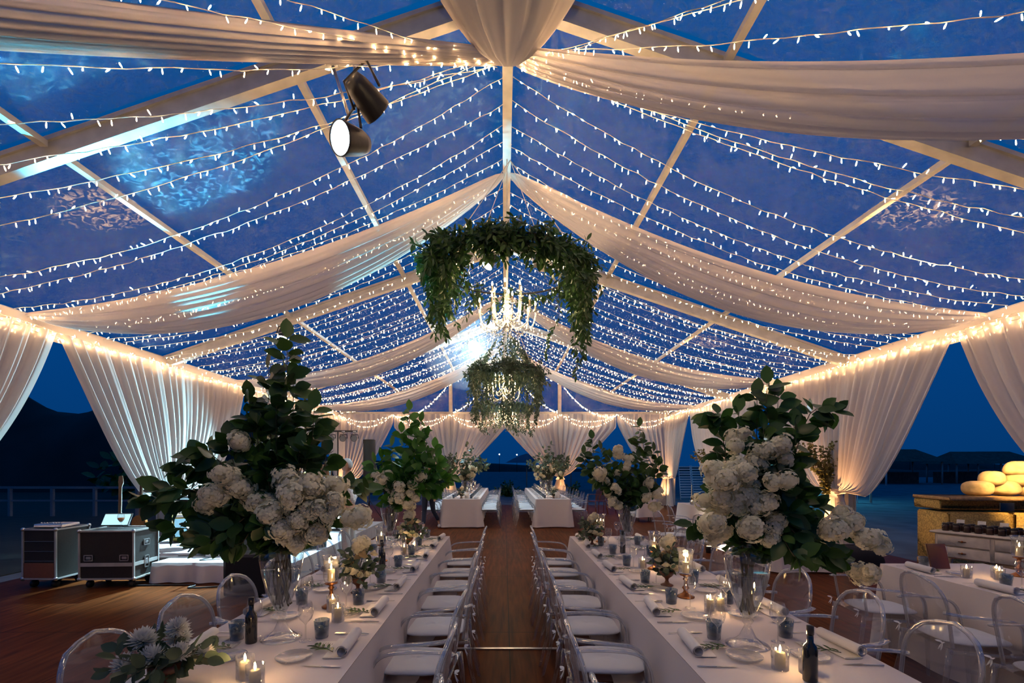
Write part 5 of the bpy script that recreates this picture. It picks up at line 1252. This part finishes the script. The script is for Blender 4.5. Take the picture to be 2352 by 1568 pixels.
head(r0, (-.03,0,1.70), -PI/2, mat('grey_hair', (.42,.43,.45), .7), (.62,.0))
r1 = thing('violin', 'small instrument with a yellow edge held out by the grey-haired person', 'instrument', (-3.43, 8.40, 1.55)); MB().ball((0,0,0), (.10,.05,.035), 14, 8).build('instrument_body', mat('yellow_lacquer', (.55,.50,.08), .3), r1); MB().tube([(-.08,0,.01),(-.20,0,.05)], .012, 6).build('neck', M['steel'], r1)
# waiter in dark clothes walking away
r0 = thing('person', 'person in dark top and jeans walking between the tables, upper body behind leaves', 'person', (-2.02, 12.75, 0))
pel = (0,0,.92); ch_ = (-.02,0,1.28)
bd2 = [[(pel,(.13,.10)), ((-.01,0,1.10),(.11,.085)), (ch_,(.135,.09)), ((-.02,0,1.40),(.05,.045)), ((-.02,0,1.52),.045)],
       [(ch_,(.135,.09)), ((-.18,0,1.34),.05), ((-.25,-.03,1.08),.038), ((-.27,-.16,.88),.028)], [(ch_,(.135,.09)), ((.15,0,1.34),.05), ((.20,.02,1.08),.038), ((.20,-.14,.90),.028)],
       [(pel,(.13,.10)), ((-.09,0,.85),.08), ((-.12,.10,.47),.052), ((-.13,.0,.09),.036), ((-.13,-.13,.035),(.032,.022))],
       [(pel,(.13,.10)), ((.09,0,.85),.08), ((.11,.12,.50),.052), ((.24,.30,.17),.036), ((.26,.20,.05),(.032,.022))]] + hand_chains((-.27,-.16,.88), (0,-.4,-1), (1,0,0)) + hand_chains((.20,-.14,.90), (0,-.4,-1), (-1,0,0))
skin_mesh('body', bd2, skin_m, r0)
skin_mesh('dark_top', [[(pel,(.145,.115)), ((-.01,0,1.10),(.13,.10)), (ch_,(.155,.11)), ((-.02,0,1.41),(.06,.055))], [(ch_,(.155,.11)), ((-.18,0,1.34),.065), ((-.22,-.015,1.18),.055)], [(ch_,(.155,.11)), ((.15,0,1.34),.065), ((.18,.01,1.18),.055)]], mat('dark_navy_cotton', (.018,.02,.035), .9), r0)
skin_mesh('jeans', [[((0,0,.95),(.14,.11)), ((-.09,0,.83),.095), ((-.12,.10,.47),.066), ((-.13,.0,.12),.050)], [((0,0,.95),(.14,.11)), ((.09,0,.83),.095), ((.11,.12,.50),.066), ((.23,.28,.20),.050)]], mat('dark_denim', (.02,.03,.06), .9), r0)
MB().ball((-.13,-.08,.04), (.045,.13,.04), 10, 6).ball((.26,.23,.06), (.045,.12,.05), 10, 6).build('white_shoes', mat('white_shoe', (.6,.6,.6), .6), r0)
head(r0, (-.02,-.01,1.60), 0, mat('brown_hair', (.06,.035,.02), .6), (.66,.12))

# ---------------------------------------------------------------- right side: dresser, jars, bread table, covered gear
cream = mat('cream_painted_wood', (.60,.54,.46), .5, noise=(12,.1,.03))
r0 = thing('dresser', 'cream painted dresser with drawers and curved legs under the jars', 'dresser', (6.50, 5.89, 0), -1.125)
MB().rbox((0,0,.79), (1.86,.50,.03), .008).build('top_board', cream, r0); MB().rbox((0,0,.61), (1.76,.44,.32), .01).build('carcass', cream, r0)
for k in range(3):
    for j in range(2):
        d_ = MB().rbox((-.58+.58*k, -.226, .69-.155*j), (.54,.02,.14), .006).build('drawer', cream, r0); MB().ball((-.58+.58*k, -.245, .69-.155*j), .014, 8, 6).tube([(-.62+.58*k,-.24,.69-.155*j),(-.54+.58*k,-.24,.69-.155*j)], .005, 5).build('drawer_pull', M['copper'], d_)
for sx in (-1,1):
    for sy in (-1,1): MB().tube(smooth_path([(sx*.84,sy*.19,.50),(sx*.89,sy*.22,.34),(sx*.85,sy*.20,.14),(sx*.88,sy*.22,0)], 10), [.045,.043,.04,.036,.032,.028,.025,.022,.02,.02,.024], 8).build('leg', cream, r0)
R_ = Matrix.Rotation(-1.125, 3, 'Z')
def jar():
    r0 = thing('preserve_jar', 'jar', 'jar'); MB().lathe([(0,0),(.036,0),(.04,.006),(.04,.075),(.033,.088),(0,.088)], 14).build('jar_glass', mat('dark_jam', (.03,.015,.012), .2), r0)
    MB().lathe([(0,.086),(.036,.086),(.036,.105),(0,.107)], 14).build('lid', M['black'], r0); return r0
JR = Kind(jar()); n_ = 0
for row in range(2):
    for k in range(15):
        p = R_ @ Vector((-.80+.113*k, -.12+.13*row, 0)); JR.put((6.50+p.x, 5.89+p.y, .807), 0, 'small dark jar on the dresser, %s row, %s from its far end' % (['front','back'][row], ORD[k]), 'dark jars on the dresser')
def cardlet(): return tag(MB().box((0,0,.03), (.085,.004,.055), rx=-.2).box((0,.004,-.035), (.006,.003,.10)).build('label_card', mat('white_card', (.78,.76,.72), .8), smooth=False), 'card', 'label card')
LC = Kind(cardlet())
for k in range(7):
    p = R_ @ Vector((-.74+.22*k, .14, 0)); LC.put((6.50+p.x, 5.89+p.y, .807+.085), -1.125, 'white label card above the jars on the dresser, %s from the far end' % ORD[k], 'label cards on the dresser')
straw = mat('straw_gold', (.50,.33,.10), .9, noise=(40,.4,.3)); plank = mat('rough_plank', (.34,.20,.08), .7, noise=(20,.3,.1))
r0 = thing('bread_counter', 'gold-lit straw and plank counter carrying the big loaves', 'counter', (8.6, 7.9, 0), -.12)
for k in range(3): MB().rbox((-.95+.95*k,0,.52), (.92,.7,.84), .03).build('straw_bale', straw, r0)
MB().rbox((0,0,.05), (2.8,.72,.10), .01).build('pallet', plank, r0); MB().rbox((0,-.02,1.16), (2.9,.82,.06), .012).build('board', plank, r0)
MB().rbox((0,.1,1.05), (2.85,.6,.16), .02).build('straw_fringe', straw, r0)
tag(MB().rbox((0,0,.07), (.22,.02,.13), .004).build('sign_board', M['black'], loc=(7.80, 7.43, .98)), 'small black sign hanging on the front of the straw counter', 'sign')
crust = mat('pale_floury_crust', (.72,.52,.26), .8, noise=(9,.25,.2)); q = random.Random(15)
def loaf(seed):
    q = random.Random(seed); pa, pb = q.uniform(0,6), q.uniform(0,6)
    def f(u, v):
        a = u*2*PI; p = v*PI; k = 1+.07*math.sin(3*a+pa)*math.sin(p)+.05*math.sin(4*p+pb); return (.22*k*math.sin(p)*math.cos(a), .16*k*math.sin(p)*math.sin(a), .12+.13*k*math.cos(p))
    return tag(MB().grid(f, 22, 14).build('bread_loaf', crust), 'loaf', 'bread')
LF = [Kind(loaf(i)) for i in range(3)]
pos = [(k*.40-.85, 0, 0) for k in range(6)] + [(k*.40-.62, .02, .17) for k in range(5)] + [(k*.40-.25, .0, .34) for k in range(4)] + [(.2, .0, .50), (.55,.03,.50)]
nm = ['bottom','second','third','top']; ct = [0,0,0,0]
for (x, y, z_) in pos:
    L0 = int(round(z_/.17)); p = Matrix.Rotation(-.12,3,'Z') @ Vector((x,y,0)); LF[q.randrange(3)].put((8.75+p.x, 7.88+p.y, 1.195+z_*.95), q.uniform(-.5,.5), 'big pale loaf in the %s layer of the pile, %s from the left' % (nm[min(3,L0)], ORD[ct[min(3,L0)]]), 'loaves piled on the straw counter'); ct[min(3,L0)] += 1
r0 = thing('loaf_fill_lamp', 'unseen lamp on a pole right of the frame, added to light the loaves', 'lamp', (7.75, 6.75, 0)); MB().tube([(0,0,0),(0,0,2.0)], .02, 8).lathe([(0,0),(.2,0),(.2,.01),(0,.02)], 14).build('pole', M['black'], r0); MB().rbox((0,0,2.05), (.2,.1,.14), .01).build('housing', M['black'], r0); MB().disc((0,.052,2.05), .06, 14, (0,1,0)).build('lens', MATS['warm_lens'], r0)  # lamp added outside the view to give the loaves gold light
light('loaf_fill_beam', 'SPOT', (0,.07,2.05), 230, (1,.62,.22), .04, spot=80, blend=.7, parent=r0).rotation_euler = (Vector((8.7,7.8,1.2))-Vector((7.75,6.82,2.05))).to_track_quat('-Z','Y').to_euler()
def tarp(u, v):
    a = u*2*PI; q_ = abs(math.sin(v*PI/2))**.5; return (.62*q_*math.copysign(abs(math.cos(a))**.5, math.cos(a))*(1+.06*math.sin(5*a)*v), .38*q_*math.copysign(abs(math.sin(a))**.5, math.sin(a)), .012+.28*math.cos(v*PI/2)**.6+.02*math.sin(9*a)*v*(1-v)+.03*math.sin(4*a+1)*(1-v))
tag(MB().grid(tarp, 48, 16).build('covered_equipment', M['blackcloth'], loc=(5.85, 8.35, 0)), 'black cloth thrown over low equipment by the right curtain', 'covered equipment')
r0 = thing('picture_frame', 'small dark easel frame on the table at the right edge', 'picture frame', (3.82, 4.22, ZB)); MB().rbox((0,0,.12), (.17,.015,.22), .004, rx=-.25).build('frame', M['brown'], r0); MB().tube([(0,.02,.18),(0,.11,.005)], .006, 5).build('easel_leg', M['brown'], r0)

# ---------------------------------------------------------------- outside in the dusk
thatch = mat('dim_thatch', (.09,.055,.045), .9, noise=(3,.3,.1)); pole_m = mat('dim_pole', (.25,.25,.25), .8)
for k, (x, y, w_, h) in enumerate([(38, 46, 6, 3.3), (45, 47, 5, 3.1), (51, 50, 7, 3.2), (34, 52, 5, 3.6)]):
    r0 = thing('beach_kiosk', 'dim thatched beach kiosk across the sand on the right, %s in the row' % ORD[k], 'kiosk', (x, y, -.07))
    MB().add([(-w_/2,-2,h-1.2),(w_/2,-2,h-1.2),(w_/2,2,h-1.2),(-w_/2,2,h-1.2),(-w_/4,0,h),(w_/4,0,h)], [(0,1,5,4),(2,3,4,5),(1,2,5),(3,0,4),(3,2,1,0)]).build('thatched_roof', thatch, r0, smooth=False)
    for sx in (-1,1):
        for sy in (-1,1): MB().tube([(sx*(w_/2-.4),sy*1.6,0),(sx*(w_/2-.4),sy*1.6,h-1.2)], .08, 6).build('post', pole_m, r0)
    MB().box((0,.8,.55), (w_*.7,1.0,1.1)).build('counter', thatch, r0, smooth=False)
tag(MB().tube([(0,0,0),(0,0,2.6)], .07, 8).ball((0,0,2.65), .10, 8, 6).build('white_pole', mat('white_paint', (.7,.7,.7), .5), loc=(33.5, 42, -.07)), 'slim white pole on the dark beach at right', 'pole')
for k, (x, y, z_) in enumerate([(100, 118, 5.2), (128, 125, 4.9), (-1.2, 120, 4.5), (3.2, 120, 4.4), (45, 110, 3.4)]):
    r0 = thing('shore_lamp', 'tiny lamp shining on the far shore, %s' % ['left of two at right', 'right of two at right', 'pair seen through the gable, left', 'pair seen through the gable, right', 'behind the deck chairs'][k], 'lamp', (x, y, -.07))
    MB().tube([(0,0,0),(0,0,z_)], .06, 6).build('pole', M['black'], r0); MB().ball((0,0,z_), .16, 8, 6).build('lamp_globe', MATS.get('white_lamp') or mat_emit('white_lamp', (.9,.92,1), 9), r0)
def parasol(loc, label):
    r0 = thing('beach_parasol', label, 'parasol', loc); MB().tube([(0,0,0),(0,0,2.5)], .04, 8).build('pole', pole_m, r0)
    MB().lathe([(1.5,1.95),(1.0,2.22),(.5,2.45),(0,2.6)], 10).build('canopy', mat('dusky_canvas', (.05,.10,.16), .9), r0); MB().lathe([(0,0),(.3,0),(.3,.1),(0,.12)], 14).build('base', pole_m, r0)
for k, (x, y) in enumerate([(-2.6, 31), (1.6, 34), (4.6, 33), (9.5, 30)]): parasol((x, y, -.07), 'dark beach parasol beyond the open end of the tent, %s from the left' % ORD[k])
def shrub(loc, R, label, seed, name='shrub'):
    q = random.Random(seed); r0 = thing(name, label, 'shrub', loc); lm, sm = MB(), MB()
    for k in range(26):
        a = q.uniform(0,6.28); e_ = q.uniform(.2,1.4); d = Vector((math.cos(a)*math.cos(e_), math.sin(a)*math.cos(e_), math.sin(e_)))*R*q.uniform(.7,1.1); branch(lm, sm, [(0,0,.1), d*.5, d], R*.2, 20/R, q, .02)
    lm.build('foliage', M['leaf'], r0); sm.build('stems', M['stem'], r0)
for k, (x, y, R) in enumerate([(-4.2, 27, 1.6), (.2, 27, .8), (3.6, 26, .8), (-14, 22, 2.4), (-19, 26, 3)]): shrub((x, y, -.07), R, ['big dark bush outside left of the aisle end', 'low round bush framed by the open end', 'low round bush right of the open end', 'dark bush in the night at far left', 'tallest dark bush in the night at far left'][k], 70+k)
def deckchairs(loc, label, n):
    r0 = thing('deck_chair', label, 'deck chair', loc)
    for s_ in (-1,1): MB().tube([(s_*.30,-.1,0),(s_*.30,.25,1.75)], .022, 6).build('side_rail', mat('blue_white_wood', (.35,.45,.55), .7), r0)
    sl = MB()
    for k in range(13): sl.box((0,-.07+.026*k,.15+.128*k), (.58,.015,.06))
    sl.build('slats', mat('blue_white_wood', (.35,.45,.55), .7), r0, smooth=False)
for k, (x, y) in enumerate([(9.3, 24.5), (10.0, 24.6), (10.7, 24.8)]): deckchairs((x, y, -.07), 'folded slatted lounger standing outside the far right corner, %s from the left' % ORD[k], 3)
r0 = thing('side_marquee', 'cyan-lit white curtained pavilion outside on the right', 'pavilion', (15.2, 24, -.07))
MB().grid(lambda u, v: (-2+4*u, 1+.06*math.sin(u*60), 2.4*(1-v)), 90, 3).build('back_curtain', M['curtain'], r0); MB().add([(-2.2,-1.5,2.4),(2.2,-1.5,2.4),(2.2,1.5,2.4),(-2.2,1.5,2.4),(0,0,3.2)], [(0,1,4),(1,2,4),(2,3,4),(3,0,4)]).build('canopy', M['drape'], r0, smooth=False)
for sx in (-1,1):
    for sy in (-1,1): MB().tube([(sx*2.1,sy*1.4,0),(sx*2.1,sy*1.4,2.4)], .05, 8).build('post', M['alu'], r0)
light('pavilion_lamp', 'POINT', (0,0,2.0), 220, (.1,.75,1), .15, parent=r0)
wc = mat('white_chair_paint', (.7,.75,.8), .5)
def wchair():
    r0 = thing('garden_chair', 'chair', 'chair'); MB().rbox((0,0,.45), (.42,.42,.03), .01).build('seat', wc, r0); MB().rbox((0,.2,.70), (.40,.025,.42), .01).build('backrest', wc, r0)
    for sx in (-1,1):
        for sy in (-1,1): MB().tube([(sx*.18,sy*.18,0),(sx*.18,sy*.18,.44)], .016, 6).build('leg', wc, r0)
    return r0
WC = Kind(wchair())
for k in range(5): WC.put((13.4+.75*k, 22.6+.25*(k%2), -.07), .3*k, 'white chair in front of the cyan-lit pavilion, %s from the left' % ORD[k], 'pavilion chairs')
r0 = thing('wooden_railing', 'faint blue-grey railing in the dark at far left', 'railing', (-17, 16.5, -.07))
MB().box((0,0,1.0), (9,.07,.08)).box((0,0,.55), (9,.05,.06)).build('rails', mat('grey_timber', (.16,.18,.22), .8), r0, smooth=False)
for k in range(7): MB().box((-4.4+1.46*k,0,.5), (.09,.09,1.0)).build('post', mat('grey_timber', (.16,.18,.22), .8), r0, smooth=False)
# ---------------------------------------------------------------- nudge table ware apart so nothing stands in anything else
RAD = {'tumbler':.042,'wine_glass':.042,'glass_candle':.039,'hurricane_candlestick':.062,'oil_bottle':.031,'tall_glass_vase':.108,'goblet_posy':.052,'side_plate':.087,'pompon_posy':.052,'picture_frame':.07,'table_sign':.07}
FIX = {'tall_glass_vase','goblet_posy','pompon_posy','picture_frame','table_sign','oil_bottle'}
ware = [(o, RAD[o.name.split('.')[0]], o.name.split('.')[0] in FIX) for o in sc.objects if o.parent is None and o.name.split('.')[0] in RAD and o.location.z > .6]
P_ = np.array([[o.location.x, o.location.y] for o, _, _ in ware]); R_ = np.array([r for _, r, _ in ware]); F_ = np.array([0.0 if f else 1.0 for _, _, f in ware])
for it in range(80):
    D = P_[:,None]-P_[None]; d = np.sqrt((D**2).sum(-1))+1e-6; need = R_[:,None]+R_[None]-d; np.fill_diagonal(need, 0); need = np.clip(need, 0, None)
    if need.max() < 1e-3: break
    w_ = F_[:,None]/np.maximum(F_[:,None]+F_[None], 1e-6)
    P_ += ((D/d[...,None])*(need*w_*.55)[...,None]).sum(1)*F_[:,None]
for (o, _, f), p in zip(ware, P_):
    if not f: o.location.x, o.location.y = float(p[0]), float(p[1])
